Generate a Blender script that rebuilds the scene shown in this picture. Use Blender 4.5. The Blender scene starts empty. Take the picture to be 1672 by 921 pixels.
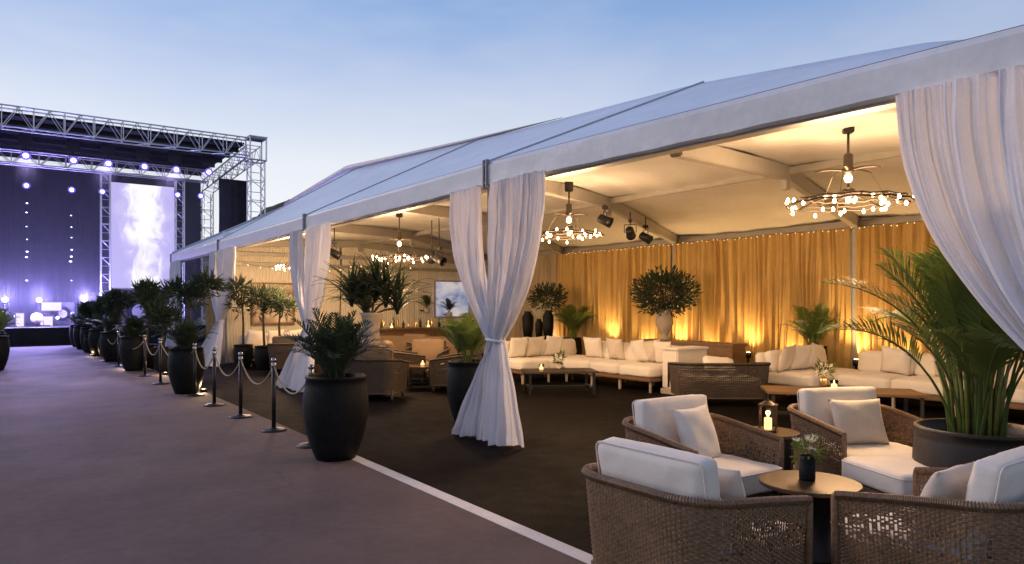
import bpy, bmesh, math, random
from mathutils import Vector, Matrix, Euler, Quaternion
R = math.radians
PI = math.pi
S = bpy.context.scene
COL = S.collection

# ------------------------------------------------------------------ camera
# world: +Y runs along the tent towards the stage, +X to the right, Z up; the camera stands at the origin 1.6 m up
FPX, CX, HY, YAW, CAMH = 1150.0, 836.0, 497.0, R(36.0), 1.6
CT, ST = math.cos(YAW), math.sin(YAW)
cam_data = bpy.data.cameras.new('camera')
cam = bpy.data.objects.new('camera', cam_data); COL.objects.link(cam)
cam.location = (0, 0, CAMH); cam.rotation_euler = (R(90), 0, -YAW)
cam_data.sensor_width = 36; cam_data.lens = FPX/1672*36
cam_data.shift_y = 36.5/1672
cam_data.clip_end = 3000; cam_data.clip_start = .05
S.camera = cam

# ------------------------------------------------------------------ sky, dusk light, exposure
world = bpy.data.worlds.new('World'); S.world = world; world.use_nodes = True
wn, wl = world.node_tree.nodes, world.node_tree.links
wn.clear()
SUN_ROT = R(-28)                    # the afterglow stands behind the stage, to the left
tcw = wn.new('ShaderNodeTexCoord'); sxw = wn.new('ShaderNodeSeparateXYZ'); wl.new(tcw.outputs['Generated'], sxw.inputs[0])
ramp = wn.new('ShaderNodeValToRGB'); wl.new(sxw.outputs[2], ramp.inputs[0])
el = ramp.color_ramp.elements
el[0].position = 0.0; el[0].color = (.97, .95, .94, 1)
el[1].position = 1.0; el[1].color = (.07, .13, .36, 1)
for p_, c_ in ((.10, (.92, .94, .97, 1)), (.19, (.79, .84, .92, 1)), (.29, (.50, .60, .83, 1)), (.38, (.27, .43, .75, 1)), (.60, (.13, .23, .52, 1))):
    k_ = el.new(p_); k_.color = c_
dotw = wn.new('ShaderNodeVectorMath'); dotw.operation = 'DOT_PRODUCT'; dotw.inputs[1].default_value = (math.sin(SUN_ROT), math.cos(SUN_ROT), 0)
wl.new(tcw.outputs['Generated'], dotw.inputs[0])
azw = wn.new('ShaderNodeMapRange'); azw.inputs[1].default_value = -1; azw.inputs[2].default_value = 1; azw.inputs[3].default_value = .72; azw.inputs[4].default_value = 1.0
wl.new(dotw.outputs['Value'], azw.inputs[0])
mpw = wn.new('ShaderNodeMapping'); mpw.inputs['Scale'].default_value = (1.2, 1.2, 4.0); wl.new(tcw.outputs['Generated'], mpw.inputs[0])
nzw = wn.new('ShaderNodeTexNoise'); nzw.inputs['Scale'].default_value = 1.5; nzw.inputs['Detail'].default_value = 4; nzw.inputs['Roughness'].default_value = .55; wl.new(mpw.outputs[0], nzw.inputs['Vector'])
clw = wn.new('ShaderNodeMapRange'); clw.inputs[1].default_value = .42; clw.inputs[2].default_value = .75; clw.inputs[3].default_value = 0; clw.inputs[4].default_value = .42; wl.new(nzw.outputs[0], clw.inputs[0])
mxw = wn.new('ShaderNodeMix'); mxw.data_type = 'RGBA'; mxw.inputs[7].default_value = (.86, .87, .93, 1); wl.new(clw.outputs[0], mxw.inputs[0]); wl.new(ramp.outputs[0], mxw.inputs[6])
bg = wn.new('ShaderNodeBackground'); wl.new(mxw.outputs[2], bg.inputs[0]); wl.new(azw.outputs[0], bg.inputs[1])
wo = wn.new('ShaderNodeOutputWorld'); wl.new(bg.outputs[0], wo.inputs[0])
sun_d = bpy.data.lights.new('sun', 'SUN'); sun_d.energy = .95; sun_d.angle = R(24); sun_d.color = (1, .79, .74)
sun = bpy.data.objects.new('sun', sun_d); COL.objects.link(sun)
sun.rotation_euler = Vector((-math.sin(SUN_ROT), -math.cos(SUN_ROT), -.52)).to_track_quat('-Z', 'Y').to_euler()
S.view_settings.view_transform = 'Standard'; S.view_settings.look = 'None'
S.view_settings.exposure = .1; S.view_settings.gamma = 1; S.view_settings.use_curve_mapping = False
S.cycles.use_denoising = True
S.cycles.sample_clamp_indirect = 4
S.cycles.max_bounces = 8
S.cycles.caustics_reflective = False; S.cycles.caustics_refractive = False

# ------------------------------------------------------------------ helpers
def W(xc, d):                        # camera sideways / forward metres -> world x, y
    return (ST*d + CT*xc, CT*d - ST*xc)
def G(px, py, z=0.0):                # photo pixel of a point known to be at height z -> world x, y
    d = FPX*(CAMH-z)/(py-HY)
    return W((px-CX)/FPX*d, d)
def PT(px, py, T):                   # photo pixel on the upright plane y = T
    xp = (px-CX)/FPX
    d = T/(CT-ST*xp)
    return Vector(((ST+CT*xp)*d, T, CAMH+(HY-py)/FPX*d))
def PS(px, py, X):                   # photo pixel on the upright plane x = X
    xp = (px-CX)/FPX
    d = X/(ST+CT*xp)
    return Vector((X, (CT-ST*xp)*d, CAMH+(HY-py)/FPX*d))
def camrot(fx, fd):                  # rotation about z for local +Y to face camera-space direction (fx, fd)
    x, y = W(fx, fd)
    return math.atan2(-x, y)

class MB:
    def __init__(s): s.v = []; s.f = []
    def add(s, vs, fs):
        o = len(s.v); s.v += [tuple(v) for v in vs]; s.f += [tuple(i+o for i in f) for f in fs]; return s
    def box(s, x0, x1, y0, y1, z0, z1):
        return s.add([(x, y, z) for z in (z0, z1) for y in (y0, y1) for x in (x0, x1)],
              [(0, 2, 3, 1), (4, 5, 7, 6), (0, 1, 5, 4), (2, 6, 7, 3), (0, 4, 6, 2), (1, 3, 7, 5)])
    def bev(s, x0, x1, y0, y1, z0, z1, b=.01):
        bm = bmesh.new(); bmesh.ops.create_cube(bm, size=1)
        for v in bm.verts:
            v.co = Vector(((x0+x1)/2+v.co.x*(x1-x0), (y0+y1)/2+v.co.y*(y1-y0), (z0+z1)/2+v.co.z*(z1-z0)))
        bmesh.ops.bevel(bm, geom=bm.edges[:], offset=b, segments=2, affect='EDGES')
        bm.verts.index_update()
        s.add([v.co[:] for v in bm.verts], [[v.index for v in f.verts] for f in bm.faces]); bm.free(); return s
    def tube(s, pts, r, n=6, caps=True, r1=None):
        pts = [Vector(p) for p in pts]; m = len(pts); vs = []; fs = []
        up = None
        for i, p in enumerate(pts):
            t = (pts[min(i+1, m-1)]-pts[max(i-1, 0)]).normalized()
            if up is None:
                up = t.orthogonal().normalized()
            else:
                up = (up - t*up.dot(t)).normalized()
            b = t.cross(up)
            rr = r if r1 is None else r+(r1-r)*i/(m-1)
            if isinstance(r, (list, tuple)): rr = r[i]
            for k in range(n):
                a = 2*PI*k/n
                vs.append(p+up*math.cos(a)*rr+b*math.sin(a)*rr)
        for i in range(m-1):
            for k in range(n):
                k2 = (k+1) % n
                fs.append((i*n+k, i*n+k2, (i+1)*n+k2, (i+1)*n+k))
        if caps:
            fs.append(tuple(range(n-1, -1, -1))); fs.append(tuple((m-1)*n+k for k in range(n)))
        return s.add(vs, fs)
    def lathe(s, prof, n=24, c=(0, 0, 0), cap0=True, cap1=True):
        vs = []; fs = []
        for r, z in prof:
            for k in range(n):
                a = 2*PI*k/n; vs.append((c[0]+r*math.cos(a), c[1]+r*math.sin(a), c[2]+z))
        for i in range(len(prof)-1):
            for k in range(n):
                k2 = (k+1) % n; fs.append((i*n+k, i*n+k2, (i+1)*n+k2, (i+1)*n+k))
        if cap0: fs.append(tuple(range(n-1, -1, -1)))
        if cap1: fs.append(tuple((len(prof)-1)*n+k for k in range(n)))
        return s.add(vs, fs)
    def grid(s, fn, nu, nv):
        vs = [fn(i/nu, j/nv) for j in range(nv+1) for i in range(nu+1)]
        fs = [(j*(nu+1)+i, j*(nu+1)+i+1, (j+1)*(nu+1)+i+1, (j+1)*(nu+1)+i) for j in range(nv) for i in range(nu)]
        return s.add(vs, fs)
    def ball(s, c, r, n=8, sz=1.0):
        return s.lathe([(max(r*math.sin(PI*i/n), .0005), -r*sz*math.cos(PI*i/n)) for i in range(n+1)], n+2, c)
    def mesh(s, name, mat, smooth=False):
        me = bpy.data.meshes.new(name); me.from_pydata(s.v, [], s.f); me.update()
        if mat: me.materials.append(mat)
        if smooth: me.polygons.foreach_set('use_smooth', [True]*len(me.polygons))
        return me
    def build(s, name, mat, parent=None, smooth=False, loc=None, rot=None):
        return link(name, s.mesh(name, mat, smooth), parent, loc, rot)

def link(name, me, parent=None, loc=None, rot=None):
    o = bpy.data.objects.new(name, me); COL.objects.link(o)
    if parent: o.parent = parent
    if loc is not None: o.location = loc
    if rot is not None: o.rotation_euler = rot
    return o
def tag(o, label, cat, group=None):
    o['label'] = label; o['category'] = cat
    if group: o['group'] = group
    return o
def thing(name, label, cat, loc=(0, 0, 0), rz=0, group=None):
    o = bpy.data.objects.new(name, None); COL.objects.link(o); o.empty_display_size = .1
    o.location = loc; o.rotation_euler = (0, 0, rz)
    return tag(o, label, cat, group)
def struct(o): o['kind'] = 'structure'; return o
def stuff(o): o['kind'] = 'stuff'; return o
CHILD = {}
def copy_tree(o, parent=None):
    c = o.copy(); COL.objects.link(c); c.parent = parent
    for ch in list(o.children): copy_tree(ch, c)
    return c
def put(proto, loc, rz, label, group=None, scale=None, cat=None):
    c = copy_tree(proto); c.location = loc; c.rotation_euler = (0, 0, rz); c['label'] = label
    if cat: c['category'] = cat
    if group: c['group'] = group
    if scale: c.scale = (scale,)*3 if not isinstance(scale, tuple) else scale
    return c
def drop(proto):                      # take an unplaced prototype out of the scene
    for ch in list(proto.children): drop(ch)
    bpy.data.objects.remove(proto)
def lamp(name, kind, loc, energy, color, parent=None, radius=.1, target=None, spot=None, blend=.6):
    d = bpy.data.lights.new(name, kind); d.energy = energy; d.color = color
    if kind in ('POINT', 'SPOT'): d.shadow_soft_size = radius
    if kind == 'SPOT': d.spot_size = spot; d.spot_blend = blend
    o = bpy.data.objects.new(name, d); COL.objects.link(o); o.location = loc
    if target is not None:
        o.rotation_euler = (Vector(target)-Vector(loc)).to_track_quat('-Z', 'Y').to_euler()
    if parent: o.parent = parent
    return o

# ------------------------------------------------------------------ materials
def mat(name, col, rough=.6, metal=0, noise=None, bump=None, spec=.5, sheen=0, trans=0, coat=0):
    """noise: list of (scale, amount) value variation; bump: (scale, strength, distance)"""
    m = bpy.data.materials.new(name); m.use_nodes = True
    n, l = m.node_tree.nodes, m.node_tree.links
    p = n['Principled BSDF']
    p.inputs['Base Color'].default_value = (*col, 1); p.inputs['Roughness'].default_value = rough
    p.inputs['Metallic'].default_value = metal; p.inputs['Specular IOR Level'].default_value = spec
    p.inputs['Sheen Weight'].default_value = sheen; p.inputs['Coat Weight'].default_value = coat
    if trans: p.inputs['Transmission Weight'].default_value = trans
    tc = n.new('ShaderNodeTexCoord')
    if noise:
        prev = None
        for sc, am in noise:
            t = n.new('ShaderNodeTexNoise'); l.new(tc.outputs['Object'], t.inputs['Vector'])
            if isinstance(sc, tuple):
                mp = n.new('ShaderNodeMapping'); mp.inputs['Scale'].default_value = sc
                l.new(tc.outputs['Object'], mp.inputs[0]); l.new(mp.outputs[0], t.inputs['Vector']); t.inputs['Scale'].default_value = 1
            else: t.inputs['Scale'].default_value = sc
            t.inputs['Detail'].default_value = 5
            mr = n.new('ShaderNodeMapRange'); mr.inputs[1].default_value = .25; mr.inputs[2].default_value = .75
            mr.inputs[3].default_value = 1-am; mr.inputs[4].default_value = 1+am
            l.new(t.outputs[0], mr.inputs[0])
            if prev is None: prev = mr.outputs[0]
            else:
                k = n.new('ShaderNodeMath'); k.operation = 'MULTIPLY'; l.new(prev, k.inputs[0]); l.new(mr.outputs[0], k.inputs[1]); prev = k.outputs[0]
        vm = n.new('ShaderNodeVectorMath'); vm.operation = 'SCALE'; vm.inputs[0].default_value = col
        l.new(prev, vm.inputs['Scale']); l.new(vm.outputs[0], p.inputs['Base Color'])
        rr = n.new('ShaderNodeMapRange'); rr.inputs[1].default_value = .6; rr.inputs[2].default_value = 1.4
        rr.inputs[3].default_value = min(1, rough+.08); rr.inputs[4].default_value = max(0, rough-.08)
        l.new(prev, rr.inputs[0]); l.new(rr.outputs[0], p.inputs['Roughness'])
    if bump:
        t = n.new('ShaderNodeTexNoise'); l.new(tc.outputs['Object'], t.inputs['Vector'])
        t.inputs['Scale'].default_value = bump[0]; t.inputs['Detail'].default_value = 4
        b = n.new('ShaderNodeBump'); b.inputs['Strength'].default_value = bump[1]; b.inputs['Distance'].default_value = bump[2]
        l.new(t.outputs[0], b.inputs['Height']); l.new(b.outputs[0], p.inputs['Normal'])
    return m
def emat(name, col, strength):
    m = bpy.data.materials.new(name); m.use_nodes = True
    n, l = m.node_tree.nodes, m.node_tree.links; n.clear()
    e = n.new('ShaderNodeEmission'); e.inputs[0].default_value = (*col, 1); e.inputs[1].default_value = strength
    o = n.new('ShaderNodeOutputMaterial'); l.new(e.outputs[0], o.inputs[0])
    m.cycles.emission_sampling = 'NONE'
    return m
def cloth(name, col, tl=.35, rough=.8, noise=((6, .05),), bump=None):
    """fabric: diffuse with light passing through"""
    m = mat(name, col, rough, noise=noise, bump=bump, spec=.2, sheen=.15)
    n, l = m.node_tree.nodes, m.node_tree.links
    p = n['Principled BSDF']; t = n.new('ShaderNodeBsdfTranslucent'); t.inputs[0].default_value = (*col, 1)
    x = n.new('ShaderNodeMixShader'); x.inputs[0].default_value = tl
    o = n['Material Output']
    l.new(p.outputs[0], x.inputs[1]); l.new(t.outputs[0], x.inputs[2]); l.new(x.outputs[0], o.inputs[0])
    return m
M = {}
def ground_mat(name, col, rough, spec, crack):
    m = mat(name, col, rough, noise=[(.35, .22), (1.6, .14), (11, .10), (140, .30), (420, .25)], bump=(260, .6, .004), spec=spec)
    n, l = m.node_tree.nodes, m.node_tree.links; p = n['Principled BSDF']
    tc = n.new('ShaderNodeTexCoord')
    # hairline cracks and small dark spots, multiplied into the colour
    nz = n.new('ShaderNodeTexNoise'); nz.inputs['Scale'].default_value = 1.3; nz.inputs['Detail'].default_value = 6; l.new(tc.outputs['Object'], nz.inputs['Vector'])
    ad = n.new('ShaderNodeVectorMath'); ad.operation = 'MULTIPLY_ADD'; ad.inputs[1].default_value = (.9, .9, .9); l.new(nz.outputs['Color'], ad.inputs[0]); l.new(tc.outputs['Object'], ad.inputs[2])
    vo = n.new('ShaderNodeTexVoronoi'); vo.feature = 'DISTANCE_TO_EDGE'; vo.inputs['Scale'].default_value = .32; l.new(ad.outputs[0], vo.inputs['Vector'])
    cr = n.new('ShaderNodeMapRange'); cr.inputs[1].default_value = .0; cr.inputs[2].default_value = .006; cr.inputs[3].default_value = crack; cr.inputs[4].default_value = 1; l.new(vo.outputs['Distance'], cr.inputs[0])
    v2 = n.new('ShaderNodeTexVoronoi'); v2.inputs['Scale'].default_value = 3.1; l.new(tc.outputs['Object'], v2.inputs['Vector'])
    sp = n.new('ShaderNodeMapRange'); sp.inputs[1].default_value = .03; sp.inputs[2].default_value = .06; sp.inputs[3].default_value = .62; sp.inputs[4].default_value = 1; l.new(v2.outputs['Distance'], sp.inputs[0])
    mu = n.new('ShaderNodeMath'); mu.operation = 'MULTIPLY'; l.new(cr.outputs[0], mu.inputs[0]); l.new(sp.outputs[0], mu.inputs[1])
    old = p.inputs['Base Color'].links[0].from_socket
    vm = n.new('ShaderNodeVectorMath'); vm.operation = 'SCALE'; l.new(old, vm.inputs[0]); l.new(mu.outputs[0], vm.inputs['Scale']); l.new(vm.outputs[0], p.inputs['Base Color'])
    return m
M['carpet'] = ground_mat('asphalt_path', (.122, .086, .080), .8, .3, .84)
M['floor'] = mat('tent_floor_brown', (.0066, .0050, .0050), .75, noise=[(.6, .35), (5, .25), (60, .35), (300, .3)], bump=(220, .6, .004), spec=.05)
M['asphalt'] = mat('asphalt', (.06, .06, .065), .9, noise=[(.2, .2), (60, .3)], bump=(90, .4, .01))
M['line'] = mat('line_paint', (.62, .60, .58), .7, noise=[(4, .12), (60, .12)], bump=(150, .2, .002))
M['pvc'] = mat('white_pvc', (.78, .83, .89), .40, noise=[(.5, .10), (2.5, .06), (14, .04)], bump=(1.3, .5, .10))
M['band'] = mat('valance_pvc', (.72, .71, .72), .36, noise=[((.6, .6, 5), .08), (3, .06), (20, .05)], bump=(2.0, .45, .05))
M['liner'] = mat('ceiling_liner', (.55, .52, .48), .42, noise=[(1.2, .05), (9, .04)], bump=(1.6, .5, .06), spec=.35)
M['alu'] = mat('brushed_aluminium', (.55, .54, .53), .38, .75, noise=[(12, .08)])
M['alu_dark'] = mat('grey_pole_paint', (.22, .22, .24), .45, .2, noise=[(9, .1)])
M['beam'] = mat('beam_coated', (.36, .33, .29), .45, .15, noise=[(7, .07)])
M['truss'] = mat('truss_aluminium', (.60, .61, .66), .32, .85, noise=[(6, .1)])
M['sheer'] = cloth('sheer_white', (.84, .82, .86), .22, noise=((3, .05), (60, .05)), bump=(9, .45, .02))
M['gold'] = cloth('gold_drape', (.56, .36, .125), .12, .5, noise=((2.5, .10), (40, .08)))
M['tan'] = cloth('tan_drape', (.46, .36, .24), .15, .6, noise=((2.5, .10), (40, .08)))
M['wallwhite'] = cloth('white_wall_drape', (.66, .60, .50), .1, .7)
M['black'] = mat('black_cloth', (.012, .012, .016), .9, noise=[(3, .3)])
M['blackmetal'] = mat('black_metal', (.015, .015, .017), .42, .3, noise=[(8, .2)])
M['pot'] = mat('black_glazed_pot', (.0075, .0075, .008), .58, noise=[(5, .45), (40, .3)], bump=(22, .2, .01), spec=.18)
M['potbrown'] = mat('dark_brown_pot', (.022, .017, .014), .5, noise=[(6, .3), (50, .25)], bump=(18, .2, .01))
M['soil'] = mat('soil', (.03, .022, .015), .95, noise=[(30, .5)], bump=(40, .8, .03))
M['cushion'] = mat('ivory_cushion', (.76, .69, .60), .85, noise=[(4, .05), (260, .10)], bump=(7, .35, .022), spec=.2, sheen=.2)
M['pillow'] = mat('oat_pillow', (.64, .55, .45), .85, noise=[(5, .08), (240, .14)], bump=(9, .4, .02), spec=.2, sheen=.2)
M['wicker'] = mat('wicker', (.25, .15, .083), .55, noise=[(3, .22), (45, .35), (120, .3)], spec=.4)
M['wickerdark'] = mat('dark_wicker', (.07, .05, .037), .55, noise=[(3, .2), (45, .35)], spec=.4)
M['wood'] = mat('brown_wood', (.19, .105, .05), .42, noise=[((3, 30, 30), .25), (8, .12)], spec=.4)
M['bronze'] = mat('bronze_table', (.085, .052, .027), .34, .5, noise=[(4, .15), (70, .1)])
M['darkwood'] = mat('dark_wood', (.035, .024, .017), .45, noise=[((4, 40, 40), .3)])
M['urn'] = mat('stone_urn', (.42, .34, .26), .75, noise=[(6, .15), (40, .12)], bump=(30, .2, .01))
M['brass'] = mat('brass', (.55, .38, .16), .3, .9, noise=[(12, .12)])
M['chrome'] = mat('chrome', (.34, .33, .33), .25, 1, noise=[(10, .05)])
M['rope'] = mat('cream_rope', (.34, .26, .16), .7, noise=[(60, .25)], bump=(180, .5, .004))
M['iron'] = mat('iron_chandelier', (.07, .052, .04), .45, .5, noise=[(10, .2)])
M['hillside'] = mat('hillside_scrub', (.014, .019, .012), .95, noise=[(.2, .4), (2, .4)])
def leafmat(name, col, tl=.3):
    return cloth(name, col, tl, .45, noise=((5, .25), (30, .15)))
M['palm'] = leafmat('palm_leaf', (.115, .165, .036), .45)
M['palmdark'] = leafmat('palm_leaf_dark', (.030, .050, .020))
M['bush'] = leafmat('bush_leaf', (.035, .055, .025))
M['cane'] = mat('palm_cane', (.20, .22, .05), .5, noise=[((4, 4, 30), .25)])
M['trunk'] = mat('bark', (.08, .055, .035), .9, noise=[(14, .3)], bump=(25, .6, .02))
M['flower'] = cloth('white_flower', (.80, .78, .62), .3)
M['bulb'] = emat('warm_bulb', (1, .66, .32), 26)
M['fairy'] = emat('fairy_bulb', (1, .62, .28), 2.4)
M['uplens'] = emat('uplight_lens', (1, .62, .25), 22)
M['flame'] = emat('flame', (1, .62, .22), 34)
M['candle'] = emat('lit_candle_wax', (1, .56, .20), 2.2)
M['stagelens'] = emat('stage_lens', (.72, .68, 1), 3.5)
M['stagehalo'] = emat('stage_halo', (.20, .14, 1), .9)  # emissive violet standing in for the halo of glare around stage lamps
M['stagelens2'] = emat('stage_lens_small', (.55, .55, 1), 7)
M['stagepanel'] = emat('stage_panel', (.62, .56, 1), 1.4)
M['stagewarm'] = emat('stage_panel_warm', (.95, .86, .90), .9)
gl = mat('clear_glass', (1, 1, 1), .05, trans=1); gl.node_tree.nodes['Principled BSDF'].inputs['IOR'].default_value = 1.1
M['glass'] = gl
def screen_mat():
    m = bpy.data.materials.new('led_screen'); m.use_nodes = True
    n, l = m.node_tree.nodes, m.node_tree.links; n.clear()
    tc = n.new('ShaderNodeTexCoord'); sx = n.new('ShaderNodeSeparateXYZ'); l.new(tc.outputs['Generated'], sx.inputs[0])
    nz = n.new('ShaderNodeTexNoise'); nz.inputs['Scale'].default_value = 3.2; nz.inputs['Detail'].default_value = 6; nz.inputs['Distortion'].default_value = .9
    mp = n.new('ShaderNodeMapping'); mp.inputs['Scale'].default_value = (1.4, 1, 1.6); l.new(tc.outputs['Generated'], mp.inputs[0]); l.new(mp.outputs[0], nz.inputs['Vector'])
    def math_(op, a, b):
        k = n.new('ShaderNodeMath'); k.operation = op
        for i, v in enumerate((a, b)):
            if isinstance(v, (int, float)): k.inputs[i].default_value = v
            elif v is not None: l.new(v, k.inputs[i])
        return k.outputs[0]
    dx = math_('ABSOLUTE', math_('SUBTRACT', sx.outputs[0], .52), None)
    prof = math_('SUBTRACT', .80, math_('MULTIPLY', dx, 1.9))
    up = math_('MULTIPLY', math_('SUBTRACT', sx.outputs[2], .5), .35)
    val = math_('ADD', math_('ADD', prof, up), math_('MULTIPLY', math_('SUBTRACT', nz.outputs[0], .5), 1.5))
    rp = n.new('ShaderNodeValToRGB'); l.new(val, rp.inputs[0])
    e = rp.color_ramp.elements
    e[0].position = .05; e[0].color = (.50, .45, .84, 1)
    e[1].position = .62; e[1].color = (1.0, .97, .98, 1)
    k = e.new(.30); k.color = (.60, .54, .90, 1)
    k = e.new(.46); k.color = (.84, .79, .97, 1)
    em = n.new('ShaderNodeEmission'); l.new(rp.outputs[0], em.inputs[0]); em.inputs[1].default_value = 1.0
    o = n.new('ShaderNodeOutputMaterial'); l.new(em.outputs[0], o.inputs[0])
    return m
M['screen'] = screen_mat()
def paint_mat(name, cols, sc=2.0, emit=0):
    m = bpy.data.materials.new(name); m.use_nodes = True
    n, l = m.node_tree.nodes, m.node_tree.links; p = n['Principled BSDF']
    tc = n.new('ShaderNodeTexCoord'); nz = n.new('ShaderNodeTexNoise'); nz.inputs['Scale'].default_value = sc; nz.inputs['Detail'].default_value = 5; nz.inputs['Distortion'].default_value = .6
    l.new(tc.outputs['Generated'], nz.inputs['Vector'])
    rp = n.new('ShaderNodeValToRGB'); l.new(nz.outputs[0], rp.inputs[0]); e = rp.color_ramp.elements
    e[0].position = .3; e[0].color = (*cols[0], 1); e[1].position = .7; e[1].color = (*cols[-1], 1)
    for i, c in enumerate(cols[1:-1]):
        k = e.new(.3+.4*(i+1)/(len(cols)-1)); k.color = (*c, 1)
    l.new(rp.outputs[0], p.inputs['Base Color']); p.inputs['Roughness'].default_value = .7
    if emit:
        l.new(rp.outputs[0], p.inputs['Emission Color']); p.inputs['Emission Strength'].default_value = emit
        m.cycles.emission_sampling = 'NONE'
    return m
M['landscape'] = paint_mat('landscape_print', [(.10, .07, .05), (.38, .30, .22), (.62, .55, .44)], 2.4)
M['blueimage'] = paint_mat('blue_projection', [(.20, .28, .60), (.55, .65, .95), (.92, .94, 1)], 3.0, .35)

# ================================================================== SETTING
POLE_X = 4.88; REAR_X = 12.8; MID_X = 8.84
POLES = [.6, 7.1, 13.4, 20.1, 26.6]
g = MB()
g.add([(-600, -600, -.03), (600, -600, -.03), (600, 600, -.03), (-600, 600, -.03)], [(0, 1, 2, 3)])
struct(g.build('ground', M['asphalt']))
g = MB(); g.box(-9, 3.02, -6, 33, -.02, .0); struct(g.build('carpet_path', M['carpet']))
g = MB(); g.box(3.024, 13.6, -6, 33, -.02, -.004); struct(g.build('tent_floor', M['floor']))
g = MB(); g.box(2.93, 3.05, -3, 7.25, -.01, .004); struct(g.build('floor_line_marking', M['line']))
# hill behind the stage
def hill(u, v):
    x = -60+260*u; y = 75+120*v
    h = 16.5*math.exp(-((x-42)/12)**2)+5*math.exp(-((x-70)/40)**2)+.7*math.sin(x*.61)+.5*math.sin(x*1.7+2)+.4*math.sin(x*3.9+y*.7)
    return (x, y, -.1+(.6+h)*max(0, math.sin(PI*min(v*1.1, 1)))**.8)
struct(MB().grid(hill, 360, 24).build('hill', M['hillside'], smooth=True))

# ================================================================== TENT
tent = thing('event_tent', 'long white clearspan event tent with open curtained front and pitched roof', 'tent')
def lerp_tab(tab, x):
    if x <= tab[0][0]: return tab[0][1]
    for (a, fa), (b, fb) in zip(tab, tab[1:]):
        if x <= b:
            k = (x-a)/(b-a); return fa+(fb-fa)*k
    return tab[-1][1]
RIDGE = [(-.5, 3.75), (.6, 3.9), (3.2, 4.55), (3.9, 4.70), (7.3, 5.07), (12.4, 5.30), (20.9, 5.82), (25.3, 5.44), (26.7, 5.32)]
ztop = lambda t: lerp_tab([(.6, 3.20), (7.1, 3.325), (30, 3.325)], t)
zbot = lambda t: lerp_tab([(.6, 2.955), (7.1, 3.035), (30, 3.035)], t)
def roof_panel(t0, t1, last=False):
    n = 10
    def f(u, v):
        t = t0+(t1-t0)*v
        e, r = ztop(t)+.004, lerp_tab(RIDGE, t)
        bay = math.sin(PI*v)
        if u < .5:
            k = u/.5; x = 4.80+(MID_X-4.80)*k; z = e+(r-e)*k
        else:
            k = (u-.5)/.5; x = MID_X+(REAR_X+.1-MID_X)*k; z = r+(3.25-r)*k
        z -= .09*bay*math.sin(PI*(k if u < .5 else 1-k))
        return (x, t, z)
    return MB().grid(f, 16, n).build('roof_panel', M['pvc'], tent, smooth=True)
edges = [-.5]+POLES[:]
for a, b in zip(edges, edges[1:]): roof_panel(a+.0, b-.0)
for t in POLES[1:]:                      # keder seams over each rafter
    mb = MB(); pts = []
    for k in range(17):
        q = k/16; pts.append((4.80+(MID_X-4.80)*q, t, ztop(t)+.012+(lerp_tab(RIDGE, t)-ztop(t))*q))
    mb.tube(pts, .014, 6); mb.build('roof_seam', M['alu'], tent)
mb = MB()
cp = [(MID_X, t, lerp_tab(RIDGE, t)+.02) for t in (10.5, 14, 18, 20.9, 23, 25.3, 26.68)]
mb.tube(cp, [.005, .05, .09, .13, .15, .16, .16], 8); mb.build('ridge_cap', M['alu_dark'], tent)
mb = MB(); mb.tube([(4.8, 26.68, 3.34), (MID_X, 26.68, 5.34)], .06, 8); mb.build('gable_rail', M['alu'], tent)
for a, b in zip(edges, edges[1:]):       # valance: a folded band with thickness along the eave
    mb = MB(); n = 24
    for i in range(n):
        pass
    prof = lambda t, w: [(4.80, zbot(t)+w), (4.772, zbot(t)+.02+w), (4.768, ztop(t)-.05), (4.80, ztop(t)), (4.86, ztop(t)-.012), (4.86, zbot(t)+w)]
    vs = []; fs = []
    for i in range(n+1):
        t = a+.03+(b-a-.06)*i/n; w = -.014*math.sin(PI*i/n)+.004*math.sin(i*2.1)
        vs += [(x, t, z) for x, z in prof(t, w)]
    for i in range(n):
        for k in range(6):
            k2 = (k+1) % 6; fs.append((i*6+k, i*6+k2, (i+1)*6+k2, (i+1)*6+k))
    fs.append((5, 4, 3, 2, 1, 0)); fs.append(tuple(n*6+k for k in range(6)))
    mb.add(vs, fs).build('valance', M['band'], tent)
    mb = MB(); mb.box(4.83, 4.95, a+.06, b-.06, zbot(b)-.03-(.05 if b < 1 else 0), zbot(b)+.16)
    mb.v = [(x, y, z+(zbot(y)-zbot(b))) for x, y, z in mb.v]
    mb.build('eave_beam', M['beam'], tent)
for t in POLES:
    mb = MB(); mb.bev(POLE_X-.06, POLE_X+.06, t-.06, t+.06, 0, 3.3, .012); mb.build('pole', M['alu_dark'], tent)
    mb = MB(); mb.bev(POLE_X-.16, POLE_X+.16, t-.16, t+.16, -.004, .012, .003); mb.build('base_plate', M['alu_dark'], tent)
    mb = MB(); mb.bev(4.742, 4.79, t-.05, t-.012, zbot(t)-.02, ztop(t)+.03, .006); mb.bev(4.742, 4.79, t+.012, t+.05, zbot(t)-.02, ztop(t)+.03, .006)
    mb.box(4.75, 4.785, t-.04, t+.04, zbot(t)+.02, zbot(t)+.05); mb.box(4.75, 4.785, t-.04, t+.04, ztop(t)-.05, ztop(t)-.02)
    mb.build('eave_bracket', M['alu_dark'], tent)
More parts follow.
